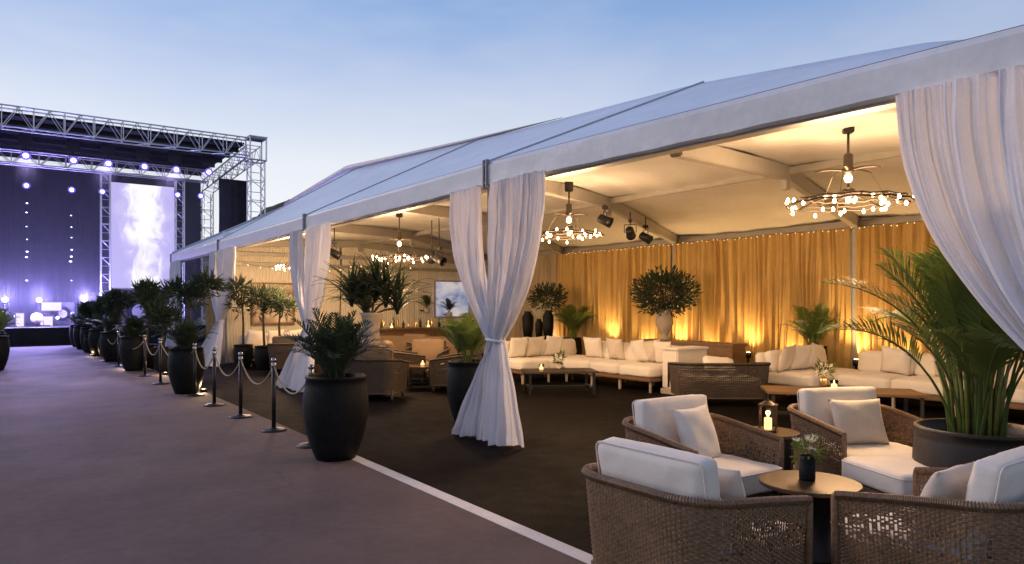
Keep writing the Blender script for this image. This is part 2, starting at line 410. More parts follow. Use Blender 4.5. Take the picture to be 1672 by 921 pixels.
# inside frame: rafters run skew across the bays, as seen from the path
RAFT = [(1.2, 2.0, 2.9), (4.62, 5.69, 6.76), (7.40, 9.23, 11.05), (10.6, 12.7, 15.2), (14.3, 16.7, 19.1), (19.9, 20.0, 20.05)]
def bar(p0, p1, w, h, name, m, parent):
    p0, p1 = Vector(p0), Vector(p1); L = (p1-p0).length
    mb = MB(); mb.bev(-w/2, w/2, 0, L, -h/2, h/2, .012)
    o = mb.build(name, m, parent); d = (p1-p0)
    o.location = p0; o.rotation_euler = (math.asin(d.z/L), 0, math.atan2(-d.x, d.y)); return o
ZM, ZR = 3.43, 3.08
zf = lambda t: lerp_tab([(1.2, 3.02), (4.62, 3.16), (7.4, 3.27), (30, 3.27)], t)
for a, b, c in RAFT:
    bar((5.4, a+(b-a)*.06, zf(a)), (MID_X, b, ZM), .13, .20, 'rafter', M['beam'], tent)
    bar((MID_X, b, ZM), (REAR_X, c, ZR), .13, .20, 'rafter', M['beam'], tent)
    mb = MB(); mb.bev(MID_X-.05, MID_X+.05, b-.05, b+.05, ZM-.24, ZM-.09, .01); mb.build('purlin_bracket', M['beam'], tent)
for (a0, b0, c0), (a1, b1, c1) in zip(RAFT, RAFT[1:]):
    bar((MID_X, b0+.07, ZM+.02), (MID_X, b1-.07, ZM+.02), .09, .10, 'purlin', M['beam'], tent)
    bar((REAR_X-.02, c0+.07, ZR-.02), (REAR_X-.02, c1-.07, ZR-.02), .12, .17, 'rear_eave_beam', M['beam'], tent)
    def f(u, v, a0=a0, b0=b0, c0=c0, a1=a1, b1=b1, c1=c1):
        u2 = u*2
        if u2 < 1: x = 5.0+(MID_X-5.0)*u2; y0 = a0+(b0-a0)*u2; y1 = a1+(b1-a1)*u2; zz = zf(y0+(y1-y0)*v)-.09; z = zz+(ZM-zz)*u2**.8
        else:
            k = u2-1; x = MID_X+(REAR_X+.04-MID_X)*k; y0 = b0+(c0-b0)*k; y1 = b1+(c1-b1)*k; z = ZM+(ZR-ZM)*k
        z += .115-.085*math.sin(PI*v)*(.6+.4*math.cos(2*PI*u2))+.012*math.sin(17*u+9*v)+.008*math.sin(31*v-13*u)
        return (x, y0+(y1-y0)*v, z)
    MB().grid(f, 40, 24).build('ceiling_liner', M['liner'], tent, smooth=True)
for t in (2.9, 6.76, 11.05, 15.2, 19.9):
    mb = MB(); mb.bev(REAR_X-.13, REAR_X-.03, t-.045, t+.045, -.004, ZR-.08, .01); mb.build('rear_pole', M['beam'], tent)
for a, b in ((-.5, 2.9), (2.9, 6.76), (6.76, 11.05), (11.05, 15.2), (15.2, 20.3)):
    mb = MB(); mb.box(REAR_X+.05, REAR_X+.07, a+.005, b-.005, 0, 3.26); mb.build('rear_wall_panel', M['pvc'], tent)
for a, b in ((4.95, 8.9), (8.9, 12.84)):
    mb = MB(); mb.box(a+.005, b-.005, 20.30, 20.32, 0, 3.6); mb.build('end_wall_panel', M['pvc'], tent)
for z in (3.0, 2.72):                    # rails across the end wall
    mb = MB(); mb.bev(5.0, REAR_X-.1, 19.96, 20.04, z-.05, z+.05, .01); mb.build('end_rail', M['beam'], tent)

# ------------------------------------------------------------------ drapes on the walls
rnd = random.Random(3)
def pleats(L, n_per_m, seed, amp):
    r = random.Random(seed); xs = [0]; 
    while xs[-1] < L: xs.append(xs[-1]+r.uniform(.6, 1.5)/n_per_m)
    am = [r.uniform(.45, 1.15)*amp for _ in xs]
    def f(x):
        for i in range(len(xs)-1):
            if x <= xs[i+1]:
                k = (x-xs[i])/(xs[i+1]-xs[i]); return am[i]*max(0, math.sin(PI*k))**.75*(1 if i % 2 else .45)
        return 0
    return f
def wall_drape(name, label, cat, p0, p1, z0, z1, m, seed, out, amp=.17, npm=10.5, group=None):
    p0, p1 = Vector((*p0, 0)), Vector((*p1, 0)); L = (p1-p0).length; d = (p1-p0)/L; o = Vector((*out, 0))
    f = pleats(L, npm, seed, amp); f2 = pleats(L, npm*1.15, seed+50, amp); nu = int(L*90)
    def fn(u, v):
        a = f(u*L)*(1-.75*v)+f2(u*L+.02*math.sin(v*5+u*20))*(.25+.75*v)*.8
        a *= .35+.65*min(1, (1-v)*6) if False else 1
        p = p0+d*(u*L+.016*math.sin(7*v+u*31))+o*(a*(.7+.3*v)+.01*math.sin(u*L*90+3*math.sin(4*v)))
        return (p.x, p.y, z1+(z0-z1)*v)
    ob = MB().grid(fn, nu, 10).build(name, m, smooth=True)
    return tag(ob, label, cat, group)
WX = REAR_X-.14
wall_drape('gold_drape', 'pleated gold drape at the near right end of the back wall', 'drape', (WX, 2.0), (WX, 6.70), .01, 3.0, M['gold'], 1, (-1, 0), group='gold wall drapes')
wall_drape('gold_drape', 'pleated gold drape between the palm and the big flower urn', 'drape', (WX, 6.82), (WX, 11.0), .01, 3.0, M['gold'], 2, (-1, 0), group='gold wall drapes')
wall_drape('gold_drape', 'pleated gold drape left of the big flower urn above the white sofa', 'drape', (WX, 11.1), (WX, 15.15), .01, 3.0, M['gold'], 3, (-1, 0), group='gold wall drapes')
wall_drape('tan_drape', 'dull tan drape in the far back corner behind the dark vases', 'drape', (WX, 15.25), (WX, 19.8), .01, 3.0, M['tan'], 4, (-1, 0))
wall_drape('white_wall_drape', 'flat ivory drape covering the end wall behind the landscape picture', 'drape', (5.0, 20.06), (8.2, 20.06), .01, 3.5, M['wallwhite'], 5, (0, -1), .03, 3)
wall_drape('white_wall_drape', 'pleated ivory drape covering the end wall behind the bar', 'drape', (8.25, 20.06), (12.7, 20.06), .01, 3.5, M['wallwhite'], 6, (0, -1), .035, 3.5)
wall_drape('orange_drape', 'amber lit drape at the far open end of the tent', 'drape', (5.6, 25.2), (7.0, 25.2), .01, 2.9, M['gold'], 7, (0, -1), .06, 6)

# ------------------------------------------------------------------ sheer tied curtains at the poles
def tied_curtain(label, group, t_in, t_out, t_tie, b0, b1, seed, ztie=1.18, x0=4.74, zt=None, bx=0.0):
    """top runs from t_in (at the pole) to t_out, gathered at t_tie, bottom spread b0..b1"""
    r = random.Random(seed); ph = r.uniform(0, 6); nf = r.choice((5, 6)); ph2 = r.uniform(0, 6)
    zt = zt or (zbot(t_in)+.02)
    w_t = .125
    FINE = [(r.uniform(9, 60), r.uniform(.0022, .0075), r.uniform(0, 6), r.uniform(-5, 5)) for _ in range(12)]
    def fn(u, v):
        z = zt*(1-v)+.012*v
        top0, top1 = t_in, t_out
        sg = 1 if t_in > t_out else -1
        if z > ztie:
            k = (zt-z)/(zt-ztie)
            a = top0+((t_tie+w_t*sg)-top0)*k**3.5
            b = top1+((t_tie-w_t*sg)-top1)*k**2.2
            amp = .034+.05*math.sin(PI*min(k, 1)*.8); fine = 1
            dx = -.02*k
        else:
            k = (ztie-z)/ztie; q = k**.75
            s0 = t_tie+w_t*sg; s1 = t_tie-w_t*sg
            a = s0+(b0-s0)*q; b = s1+(b1-s1)*q
            amp = .055+.10*k; fine = .5+k
            dx = -.02-.13*q
        uu = u+.018*math.sin(2*PI*2*u+ph+2.2*v)
        y = a+(b-a)*u+.02*math.sin(6*v+ph2)*max(0, v-.62)*2
        wob = math.sin(2*PI*nf*uu+ph+.5*math.sin(4*v+ph2))+.45*math.sin(2*PI*nf*2.3*uu+ph2+1.3*v)
        wob2 = sum(am*math.sin(2*PI*fr*uu+p_+dr*v) for fr, am, p_, dr in FINE)
        arc = math.sin(PI*u)
        x = x0+dx*(.4+.6*arc)+amp*.50*wob+fine*wob2-bx*max(0, (ztie-z)/ztie)
        hem = .02*(1+math.sin(2*PI*nf*.7*u+ph)) if v > .97 else 0
        x += .012*math.sin(11*v+7*u+ph)*math.sin(5*u+3*v+ph2)+.006*math.sin(37*v+19*u+ph2)*math.sin(23*u)
        return (x, y+.012*math.sin(14*u+5*v+ph), z+hem)
    ob = MB().grid(fn, 300, 60).build('sheer_curtain', M['sheer'], smooth=True)
    tag(ob, label, 'curtain', group)
    mb = MB(); pts = [(x0-.02+.075*math.cos(2*PI*k/14), t_tie+.125*math.sin(2*PI*k/14), ztie+.012*math.sin(2*PI*k/14)) for k in range(15)]
    mb.tube(pts, .016, 6); mb.build('tieback', M['sheer'], ob)
    return ob
cg = 'white sheer curtains tied at the tent poles'
tied_curtain('narrow left half of the white curtain tied at the pole in the middle', cg, 7.18, 7.92, 6.86, 7.50, 6.92, 11, bx=.06)
tied_curtain('wide right half of the white curtain tied at the pole in the middle', cg, 6.96, 5.92, 6.80, 6.95, 6.22, 12, bx=.05)
tied_curtain('left half of the white curtain behind the black planter', cg, 13.48, 14.15, 13.12, 13.85, 13.2, 13, bx=.22)
tied_curtain('right half of the white curtain behind the black planter', cg, 13.28, 12.02, 13.0, 13.25, 12.3, 14, bx=.18)
tied_curtain('left half of the far white curtain lit warm at its foot', cg, 20.2, 20.75, 19.8, 20.5, 19.7, 15, bx=.3)
tied_curtain('right half of the far white curtain lit warm at its foot', cg, 19.98, 18.35, 19.6, 19.8, 18.6, 16, bx=.28)
tied_curtain('farthest narrow white curtain at the end corner of the tent', cg, 26.5, 25.0, 26.1, 26.5, 25.7, 17)
tied_curtain('large white curtain swept to the right edge above the tall palm', cg, .68, 2.26, 1.15, .85, 1.75, 18, ztie=1.05)

# ================================================================== STAGE
ST_T = 33.0
stage = thing('concert_stage', 'low black concert stage deck at the end of the path', 'stage')
mb = MB(); mb.box(-9, 10.4, ST_T+.05, 44, .58, .69); mb.build('deck', M['blackmetal'], stage)
for k in range(10):
    mb = MB(); x = -9+k*1.94; mb.bev(x+.01, x+1.93, ST_T, ST_T+.045, 0, .66, .006); mb.build('fascia_panel', M['black'], stage)
for k in range(10):
    mb = MB(); mb.box(-9+k*1.94+.02, -9+k*1.94+.08, ST_T+.1, 43.5, 0, .575); mb.build('support', M['blackmetal'], stage)
CYL = MB().tube([(0, 0, 0), (0, 0, 1)], 1, 6).mesh('tube', M['truss'], True)
def rod(name, p0, p1, r, parent):
    p0, p1 = Vector(p0), Vector(p1); d = p1-p0
    o = link(name, CYL, parent); o.location = p0
    o.rotation_euler = d.to_track_quat('Z', 'Y').to_euler(); o.scale = (r, r, d.length); return o
def truss(label, p0, p1, w, h, n, up=(0, 0, 1), group=None, r=.03, backfaces=True, mode='W'):
    t = thing('lighting_truss', label, 'truss', group=group)
    p0, p1 = Vector(p0), Vector(p1); d = (p1-p0).normalized(); u = Vector(up); sdir = d.cross(u).normalized()
    c = lambda k, a, b: p0+(p1-p0)*(k/n)+sdir*(a*w/2)+u*(b*h/2)
    for a in (-1, 1):
        for b in (-1, 1): rod('chord', c(0, a, b), c(n, a, b), r, t)
    for k in range(n):
        for a in (-1, 1):
            if a == 1 and not backfaces: continue
            e = 1 if k % 2 else -1
            rod('brace', c(k, a, e), c(k+1, a, -e), r*.55, t)
            if k % 2 == 0: rod('upright', c(k, a, -1), c(k, a, 1), r*.6, t)
        rod('cross_brace', c(k, -1, 1), c(k, 1, 1), r*.55, t)
        rod('cross_brace', c(k, -1, -1), c(k+1 if k % 2 else k, 1, -1), r*.55, t)
    return t
A = PT(0, 177, ST_T); B = PT(408, 223, ST_T)
ZT = (A.z+B.z)/2; TX = PT(418, 300, ST_T).x
truss('long silver box truss along the front top of the stage roof', (-4, ST_T, ZT-.42), (TX-.35, ST_T, ZT-.42), .6, .80, 26)
tower = truss('silver truss tower at the right front corner of the stage', (TX, ST_T, 0), (TX, ST_T, ZT-1.0), .62, .62, 18, up=(0, 1, 0), group='stage truss towers')
# corner block on the tower head
cb = thing('corner_block', 'silver cube truss corner on top of the right stage tower', 'truss corner')
for z in (ZT-.98, ZT+.02):
    for a in (-1, 1):
        rod('bar', (TX-.36, ST_T+a*.36, z), (TX+.36, ST_T+a*.36, z), .035, cb); rod('bar', (TX+a*.36, ST_T-.36, z), (TX+a*.36, ST_T+.36, z), .035, cb)
for a in (-1, 1):
    for b in (-1, 1): rod('bar', (TX+a*.36, ST_T+b*.36, ZT-.98), (TX+a*.36, ST_T+b*.36, ZT+.02), .035, cb)
mb = MB(); mb.bev(TX-.42, TX+.42, ST_T-.42, ST_T+.42, ZT+.06, ZT+.10, .01); mb.build('cap_plate', M['truss'], cb)
truss('silver side truss running back from the right stage corner', (TX, ST_T+.4, ZT-.5), (TX, 42.3, ZT-.9), .6, .6, 14)
truss('silver rear truss tower behind the right stage corner', (TX, 42.6, 0), (TX, 42.6, ZT-1.2), .6, .6, 16, up=(0, 1, 0), group='stage truss towers')
SCR_T = 37.0
zb2 = PT(100, 268, SCR_T).z
for x_ in (-2.5, 1.5, 5.5): lamp('backdrop_wash', 'SPOT', (x_, 39.5, .9), 1300, (.34, .26, 1), None, .2, target=(x_, 42.7, 1.6), spot=R(110), blend=1)
truss('purple lit inner lighting truss hanging across the stage', (-4.5, SCR_T-.5, zb2), (PT(335, 280, SCR_T).x, SCR_T-.5, zb2), .5, .55, 26)
s0, s1 = PT(181, 297, SCR_T), PT(285, 471, SCR_T)
for px, nm in ((171, 'left'), (291, 'right')):
    p = PT(px, 400, SCR_T)
    truss('slim upright truss on the %s edge of the bright screen' % nm, (p.x, SCR_T-.3, .69), (p.x, SCR_T-.3, zb2-.3), .36, .36, 18, up=(0, 1, 0), r=.026)
scr = thing('led_screen', 'tall bright screen showing a white and lavender blaze of light', 'screen')
mb = MB(); mb.box(s0.x, s1.x, SCR_T, SCR_T+.02, s1.z, s0.z); mb.build('display', M['screen'], scr)
mb = MB(); mb.box(s0.x-.06, s1.x+.06, SCR_T+.021, SCR_T+.16, s1.z-.06, s0.z+.06); mb.build('housing', M['blackmetal'], scr)
roof = thing('stage_roof', 'dark flat canopy over the concert stage', 'stage roof')
mb = MB(); mb.box(-9, TX-.4, ST_T+.45, 43, ZT-.22, ZT-.10); mb.build('canopy', M['black'], roof)
for k in range(6):
    y = ST_T+1.2+k*1.5; mb = MB(); mb.box(-9, TX-.45, y, y+.12, ZT-.42, ZT-.225); mb.build('roof_beam', M['blackmetal'], roof)
wall_drape('stage_backdrop', 'huge black backdrop cloth at the rear of the stage', 'backdrop', (-9, 42.7), (9.2, 42.7), .69, ZT-.5, M['black'], 21, (0, -1), .12, 1.6)
q0, q1 = PT(357, 291, 36.5), PT(404, 293, 36.5)
wall_drape('side_masking', 'plain black masking panel beside the right stage tower', 'masking panel', (q0.x, 36.5), (q1.x, 36.5), .69, q0.z, M['black'], 22, (0, -1), .05, 2)
# stage lights
def make_stage_light(lens, r, name='stage_light'):
    t = thing(name, '', 'stage light')
    mb = MB(); mb.lathe([(r*.9, 0), (r*1.05, .02), (r*1.05, .22), (r*.6, .34), (r*.3, .36)], 14)
    b = mb.build('housing', M['blackmetal'], t, True); b.rotation_euler = (R(-90), 0, 0)
    mb = MB(); mb.lathe([(r*.88, 0), (r*.7, -.03), (r*.3, -.05), (.002, -.055)], 14); l_ = mb.build('lens', lens, t, True); l_.rotation_euler = (R(-90), 0, 0)
    mb = MB(); mb.lathe([(r*1.5, .012), (r*1.45, -.004), (r*.86, -.004), (r*.86, .012)], 18, cap0=False, cap1=False); g_ = mb.build('halo_ring', M['stagehalo'], t, True); g_.rotation_euler = (R(-90), 0, 0)  # glowing ring modelled for the violet halo of light, not a fixture part
    mb = MB(); mb.tube([(-r*1.15, .12, 0), (-r*1.15, .12, r*1.8), (r*1.15, .12, r*1.8), (r*1.15, .12, 0)], .016, 6); mb.build('yoke', M['blackmetal'], t)
    return t
sl = make_stage_light(M['stagelens'], .125); sl2 = make_stage_light(M['stagelens'], .10)
ordl = ['leftmost', 'second from left', 'third from left', 'fourth from left', 'fifth from left', 'rightmost']
for k, (px, py) in enumerate([(42, 254), (120, 262), (177, 267), (236, 272), (288, 277), (341, 281)]):
    p = PT(px, py, SCR_T-1.0)
    put(sl, p, 0, 'bright violet stage light, %s in the top row under the truss' % ordl[k], 'upper row of stage lights')
    mb = MB(); mb.bev(p.x-.25, p.x+.25, p.y+.1, p.y+.5, p.z+.4, p.z+1.15, .03)
    mb.tube([(p.x, p.y+.3, p.z+1.15), (p.x, p.y+.3, ZT-.23)], .03, 6); mb.tube([(p.x, p.y+.25, p.z+.2), (p.x, p.y+.25, p.z+.42)], .03, 6)
    tag(mb.build('chain_hoist', M['blackmetal']), 'black hoist box above the violet stage light %s in the top row' % ordl[k], 'hoist', 'hoists under the stage roof')
for k, (px, py) in enumerate([(43, 303), (117, 310), (167, 313), (290, 318), (328, 320)]):
    p = PT(px, py, SCR_T-.8)
    put(sl2, p, 0, 'smaller violet stage light, %s in the second row' % (ordl[k] if k < 4 else 'rightmost'), 'second row of stage lights')
drop(sl); drop(sl2)
def light_string(label, px, ys, T, m):
    t = thing('light_string', label, 'light string', group='hanging strings of stage lamps')
    top = PT(px, ys[0]-25, T); bot = PT(px, ys[-1]+8, T)
    mb = MB(); mb.tube([(top.x, T+.05, zb2-.2), (top.x, T+.05, bot.z)], .012, 5); mb.build('cord', M['blackmetal'], t)
    r = random.Random(px)
    for y in ys:
        p = PT(px+r.uniform(-2, 2), y, T); mb = MB(); mb.ball((0, 0, 0), .05+r.uniform(-.02, .01), 6, .55); mb.build('lamp', m, t, True, loc=(p.x, T-.02, p.z))
light_string('vertical string of small lamps at the far left of the stage', 45, [332, 347, 370, 391, 411, 420, 458], 40, M['stagelens2'])
light_string('vertical string of small lamps left of the screen', 117, [352, 371, 388, 408, 419, 427, 458], 40, M['stagelens2'])
light_string('faint string of small lamps right of the screen', 334, [330, 340, 350, 368, 385, 400], 40, M['stagelens2'])
# floor lights and gear
VIO = (.42, .36, 1)
for k, (px, py) in enumerate([(8, 490), (64, 490), (138, 490)]):
    p = PT(px, py, 35.0)
    t = thing('floor_light', 'dazzling violet floor light on a stand, %s on the stage' % ('at the left edge', 'between the two lit panels', 'nearest the screen')[k], 'floor light', group='floor lights')
    mb = MB(); mb.ball(p, .10, 8); mb.build('lens', M['stagelens'], t, True)
    mb = MB(); mb.tube([(p.x, p.y+.28, .69), (p.x, p.y+.28, p.z-.2)], .03, 6); mb.tube([(p.x-.4, p.y+.28, .71), (p.x+.4, p.y+.28, .71)], .025, 6)
    mb.lathe([(.09, .27), (.13, .27), (.13, .33), (.06, .4)], 12, (0, 0, 0)); n0 = len(mb.v)-48
    mb.v[n0:] = [(p.x+x, p.y+z, p.z+y) for x, y, z in mb.v[n0:]]
    mb.build('stand', M['blackmetal'], t)
    lamp('floor_light_lamp', 'POINT', (p.x, p.y-.5, p.z+.15), 1000, VIO, None, .2)
def panel(label, px0, px1, py0, py1, T, m):
    a, b = PT(px0, py0, T), PT(px1, py1, T)
    t = thing('stage_floodlight', label, 'light panel', group='lit panels on the stage')
    mb = MB(); mb.box(a.x, b.x, T, T+.03, b.z, a.z); mb.build('panel_face', m, t)
    mb = MB(); mb.box(a.x-.04, b.x+.04, T+.031, T+.15, b.z-.04, a.z+.04)
    for x in (a.x+.1, b.x-.1): mb.tube([(x, T+.1, .69), (x, T+.1, b.z)], .03, 6)
    mb.build('panel_housing', M['blackmetal'], t)
panel('wide lit panel above the stage floor right of the middle floor light', 68, 100, 494, 507, 36, M['stagepanel'])
panel('upright white lit panel at the left of the stage', 26, 39, 512, 534, 35.6, M['stagewarm'])
panel('low white lit panel behind the drum kit', 66, 86, 517, 532, 35.8, M['stagewarm'])
def amp_box(label, px, py, w, h, T=36.4):
    p = PT(px, py, T); t = thing('speaker_cabinet', label, 'speaker cabinet', (p.x, T, .69), group='speaker cabinets on the stage')
    mb = MB(); mb.bev(-w/2, w/2, 0, .5, 0, h, .03); mb.build('cabinet', M['blackmetal'], t)
    mb = MB(); mb.lathe([(w*.36, -.005), (w*.3, -.02), (w*.1, .01)], 16); o = mb.build('speaker_cone', M['alu_dark'], t, True, loc=(0, -.005, h*.5), rot=(R(90), 0, 0))
amp_box('dark speaker cabinet right of the low lit panel', 102, 520, .9, 1.0); amp_box('dark speaker cabinet at the foot of the screen', 155, 520, 1.2, 1.3)
amp_box('dark speaker cabinet under the screen', 228, 520, 1.6, 1.2)
p = PT(60, 527, 35.2)
dk = thing('drum', 'pale round drum standing in front of the low lit panel', 'drum', (p.x, 35.2, .69))
mb = MB(); mb.lathe([(.21, 0), (.22, .02), (.22, .28), (.21, .30)], 20); mb.build('shell', M['urn'], dk, True, loc=(0, 0, .34), rot=(R(90), 0, 0))
for sx in (-1, 1): MB().tube([(sx*.25, 0, 0), (sx*.2, -.1, .3)], .012, 5).build('leg', M['chrome'], dk)
rd = random.Random(77)
for k in range(22):
    px = 2+k*13.2+rd.uniform(-4, 4); py = rd.uniform(497, 528); p = PT(px, py, 35.4+rd.uniform(0, 3)); nm = 'one two three four five six seven eight nine ten eleven twelve thirteen fourteen fifteen sixteen seventeen eighteen nineteen twenty twenty-one twenty-two'.split()[k]
    t = thing('pin_light', 'small bluish pin light low on the stage, number %s from the left' % nm, 'pin light', (p.x, p.y, .69), 0, 'pin lights along the stage floor')
    MB().ball((0, 0, p.z-.69), rd.uniform(.03, .07), 6).build('lens', M['stagelens2'], t, True); MB().tube([(0, .05, 0), (0, .05, max(.05, p.z-.69))], .015, 5).build('stand', M['blackmetal'], t)
# lamps hanging in the truss: what lights the path violet
for px, py in ((42, 254), (177, 267), (288, 277)):
    p = PT(px, py, SCR_T-1.3)
    lamp('truss_lamp', 'SPOT', (p.x, p.y, p.z), 3000, (.62, .50, 1), None, .2, target=(.8, 21, 0), spot=R(27), blend=.8)
p = PT(233, 400, SCR_T-.4)
sa = bpy.data.lights.new('screen_glow', 'AREA'); sa.energy = 260; sa.color = (.74, .68, 1); sa.shape = 'RECTANGLE'; sa.size = 2.5; sa.size_y = 4.5
so = bpy.data.objects.new('screen_glow', sa); COL.objects.link(so); so.location = (p.x, SCR_T-.06, p.z); so.rotation_euler = (R(90), 0, 0)

# ================================================================== FURNITURE MESHES
def cushion_mesh(name, w, d, h, m, r=.045, crown=.025, seed=0, wr=.006, n=9):
    bm = bmesh.new(); bmesh.ops.create_cube(bm, size=2)
    bmesh.ops.subdivide_edges(bm, edges=bm.edges[:], cuts=n, use_grid_fill=True)
    rd = random.Random(seed); ph = [rd.uniform(0, 6) for _ in range(6)]
    hw = Vector((w/2, d/2, h/2)); r = min(r, h*.48)
    for v in bm.verts:
        u = Vector([math.copysign(abs(c)**.62, c) if abs(c) < 1 else c for c in v.co])
        p = Vector((u.x*hw.x, u.y*hw.y, u.z*hw.z))
        q = Vector([max(-(hw[i]-r), min(hw[i]-r, p[i])) for i in range(3)])
        e = p-q
        if e.length > 1e-6: p = q+e.normalized()*r
        f = (1-u.x**2)*(1-u.y**2)
        p.z += math.copysign(1, u.z)*crown*max(0, f)**.6*(abs(u.z)) 
        s = (1-abs(u.z)**2)*crown*.35
        p.x += math.copysign(s*(1-u.y**2), u.x)*(abs(u.x)**3); p.y += math.copysign(s*(1-u.x**2), u.y)*(abs(u.y)**3)
        p.z += wr*(math.sin(9*p.x/w*2+ph[0])*math.sin(7*p.y/d*2+ph[1])+.5*math.sin(17*u.x+ph[2]+5*u.y))*(.3+.7*abs(u.z))
        v.co = p
    me = bpy.data.meshes.new(name); bm.to_mesh(me); bm.free(); me.materials.append(m)
    me.polygons.foreach_set('use_smooth', [True]*len(me.polygons)); return me
def piping(w, d, h, z, r=.005):
    c = .04; x, y = w/2+.002, d/2+.002; pts = []
    for (sx, sy) in ((1, 1), (-1, 1), (-1, -1), (1, -1)):
        a0 = {(1, 1): 0, (-1, 1): 90, (-1, -1): 180, (1, -1): 270}[(sx, sy)]
        for k in range(4):
            a = R(a0+30*k); pts.append((sx*(x-c)+c*math.cos(a), sy*(y-c)+c*math.sin(a), z))
    pts.append(pts[0])
    return MB().tube(pts, r, 5, False)
def pillow_mesh(name, w, h, t, m, seed=0, n=14):
    rd = random.Random(seed); ph = [rd.uniform(0, 6) for _ in range(4)]; mb = MB()
    for sgn in (1, -1):
        def f(u, v):
            x, y = u*2-1, v*2-1
            k = max(0, (1-x*x)*(1-y*y))**.42
            X = x*(1-.07*(1-y*y)); Y = y*(1-.07*(1-x*x))
            z = sgn*t/2*k*(1+.10*math.sin(5*x+ph[0])*math.sin(4*y+ph[1]))+.01*math.sin(3*x+ph[2])*math.sin(3*y+ph[3])*k
            return (X*w/2, z, Y*h/2)
        o = len(mb.f); mb.grid(f, n, n)
        if sgn == 1: mb.f[o:] = [tuple(reversed(q)) for q in mb.f[o:]]
    me = mb.mesh(name, m, True)
    bm = bmesh.new(); bm.from_mesh(me); bmesh.ops.remove_doubles(bm, verts=bm.verts[:], dist=.0006); bm.to_mesh(me); bm.free()
    return me

# woven armchair: local front is +Y
def chair_path(hw, yb, yf, rc, step):
    L = []; 
    def seg(a, b):
        n = max(1, int((Vector(b)-Vector(a)).length/step)); 
        for i in range(n): L.append((Vector(a).lerp(Vector(b), i/n)))
    seg((hw, yf), (hw, yb+rc)); n = max(2, int(rc*PI/2/step))
    for i in range(n): a = PI/2*i/n; L.append(Vector((hw-rc+rc*math.cos(a), yb+rc-rc*math.sin(a))))
    seg((hw-rc, yb), (-hw+rc, yb))
    for i in range(n): a = PI/2*i/n; L.append(Vector((-hw+rc-rc*math.sin(a), yb+rc-rc*math.cos(a))))
    seg((-hw, yb+rc), (-hw, yf)); L.append(Vector((-hw, yf)))
    return L
def weave(hw=.42, yb=-.40, yf=.40, rc=.20, z0=.13, step=.021, pitch=.0125, seed=1, zarm=.575, zback=.68, holes=True):
    rd = random.Random(seed); P = chair_path(hw, yb, yf, rc, step); n = len(P); mb = MB()
    nor = []
    for i in range(n):
        t = (P[min(i+1, n-1)]-P[max(i-1, 0)]).normalized(); nor.append(Vector((-t.y, t.x))*-1 if False else Vector((t.y, -t.x))*-1)
    c = Vector((0, 0))
    for i in range(n):
        if nor[i].dot(P[i]-c) < 0: nor[i] = -nor[i]
    def zt(i):
        k = max(0, min(1, (P[i].y-yb)/(yf-yb))); return zback+(zarm-zback)*(k**1.2)
    def pos(i, z, off):
        lean = .045*(z-z0)/.5
        return Vector((*(P[i]+nor[i]*(off+lean)), z))
    rows = int((zback-z0)/pitch)
    for k in range(rows):
        fk = (k+.5)/rows; jit = rd.uniform(-.0015, .0015); prev = None; skip = 0
        for i in range(n):
            z = z0+(zt(i)-z0)*fk+jit+.0012*math.sin(i*.7+k)
            off = .0058*(1 if (i+k) % 2 else -1)
            ky = (P[i].y-yb)/(yf-yb)
            gap = holes and .12 < ky < .97 and .34 < fk < .86 and rd.random() < (.42 if abs(fk-.66) < .15 else .015)
            hh = pitch*.43; th = .0028
            ring = [pos(i, z-hh, off-th), pos(i, z-hh, off+th), pos(i, z+hh, off+th), pos(i, z+hh, off-th)]
            if prev is not None and not gap:
                o = len(mb.v); mb.v += [tuple(v) for v in prev+ring]
                mb.f += [(o+q, o+(q+1) % 4, o+4+(q+1) % 4, o+4+q) for q in range(4)]
            prev = ring; pgap = gap
    for i in range(n):
        mb.tube([pos(i, z0-.01, 0), pos(i, (z0+zt(i))/2, 0), pos(i, zt(i), 0)], .0038, 4, False)
    shell = mb
    rim = MB(); pts = [pos(i, zt(i)+.006, .002) for i in range(n)]
    pts = [pts[0]+Vector((0, -.0, -.40))]+[pts[0]+Vector((0, .004, -.03))]+pts+[pts[-1]+Vector((0, .004, -.03))]+[pts[-1]+Vector((0, 0, -.40))]
    rim.tube(pts, .019, 8)
    # wrapped strands round the rim
    wrap = MB()
    for i in range(0, n-1):
        for s_ in (0, .5):
            c0 = pos(i, zt(i)+.006, .002).lerp(pos(i+1, zt(i+1)+.006, .002), s_); tdir = (pos(i+1, zt(i+1), 0)-pos(i, zt(i), 0)).normalized()
            a = Vector((*nor[i], 0)); b = tdir.cross(a)
            ring = [c0+(a*math.cos(2*PI*q/6)+b*math.sin(2*PI*q/6))*.022+tdir*.004*math.sin(2*PI*q/6+1) for q in range(7)]
            wrap.tube(ring, .0042, 4, False)
    rim.add(wrap.v, wrap.f)
    base = MB(); base.tube([pos(i, z0-.006, 0) for i in range(n)], .013, 6)
    return shell, rim, base
M['taupe'] = mat('taupe_cushion', (.17, .115, .07), .85, noise=[(4, .1), (200, .12)], bump=(7, .35, .02), spec=.2)
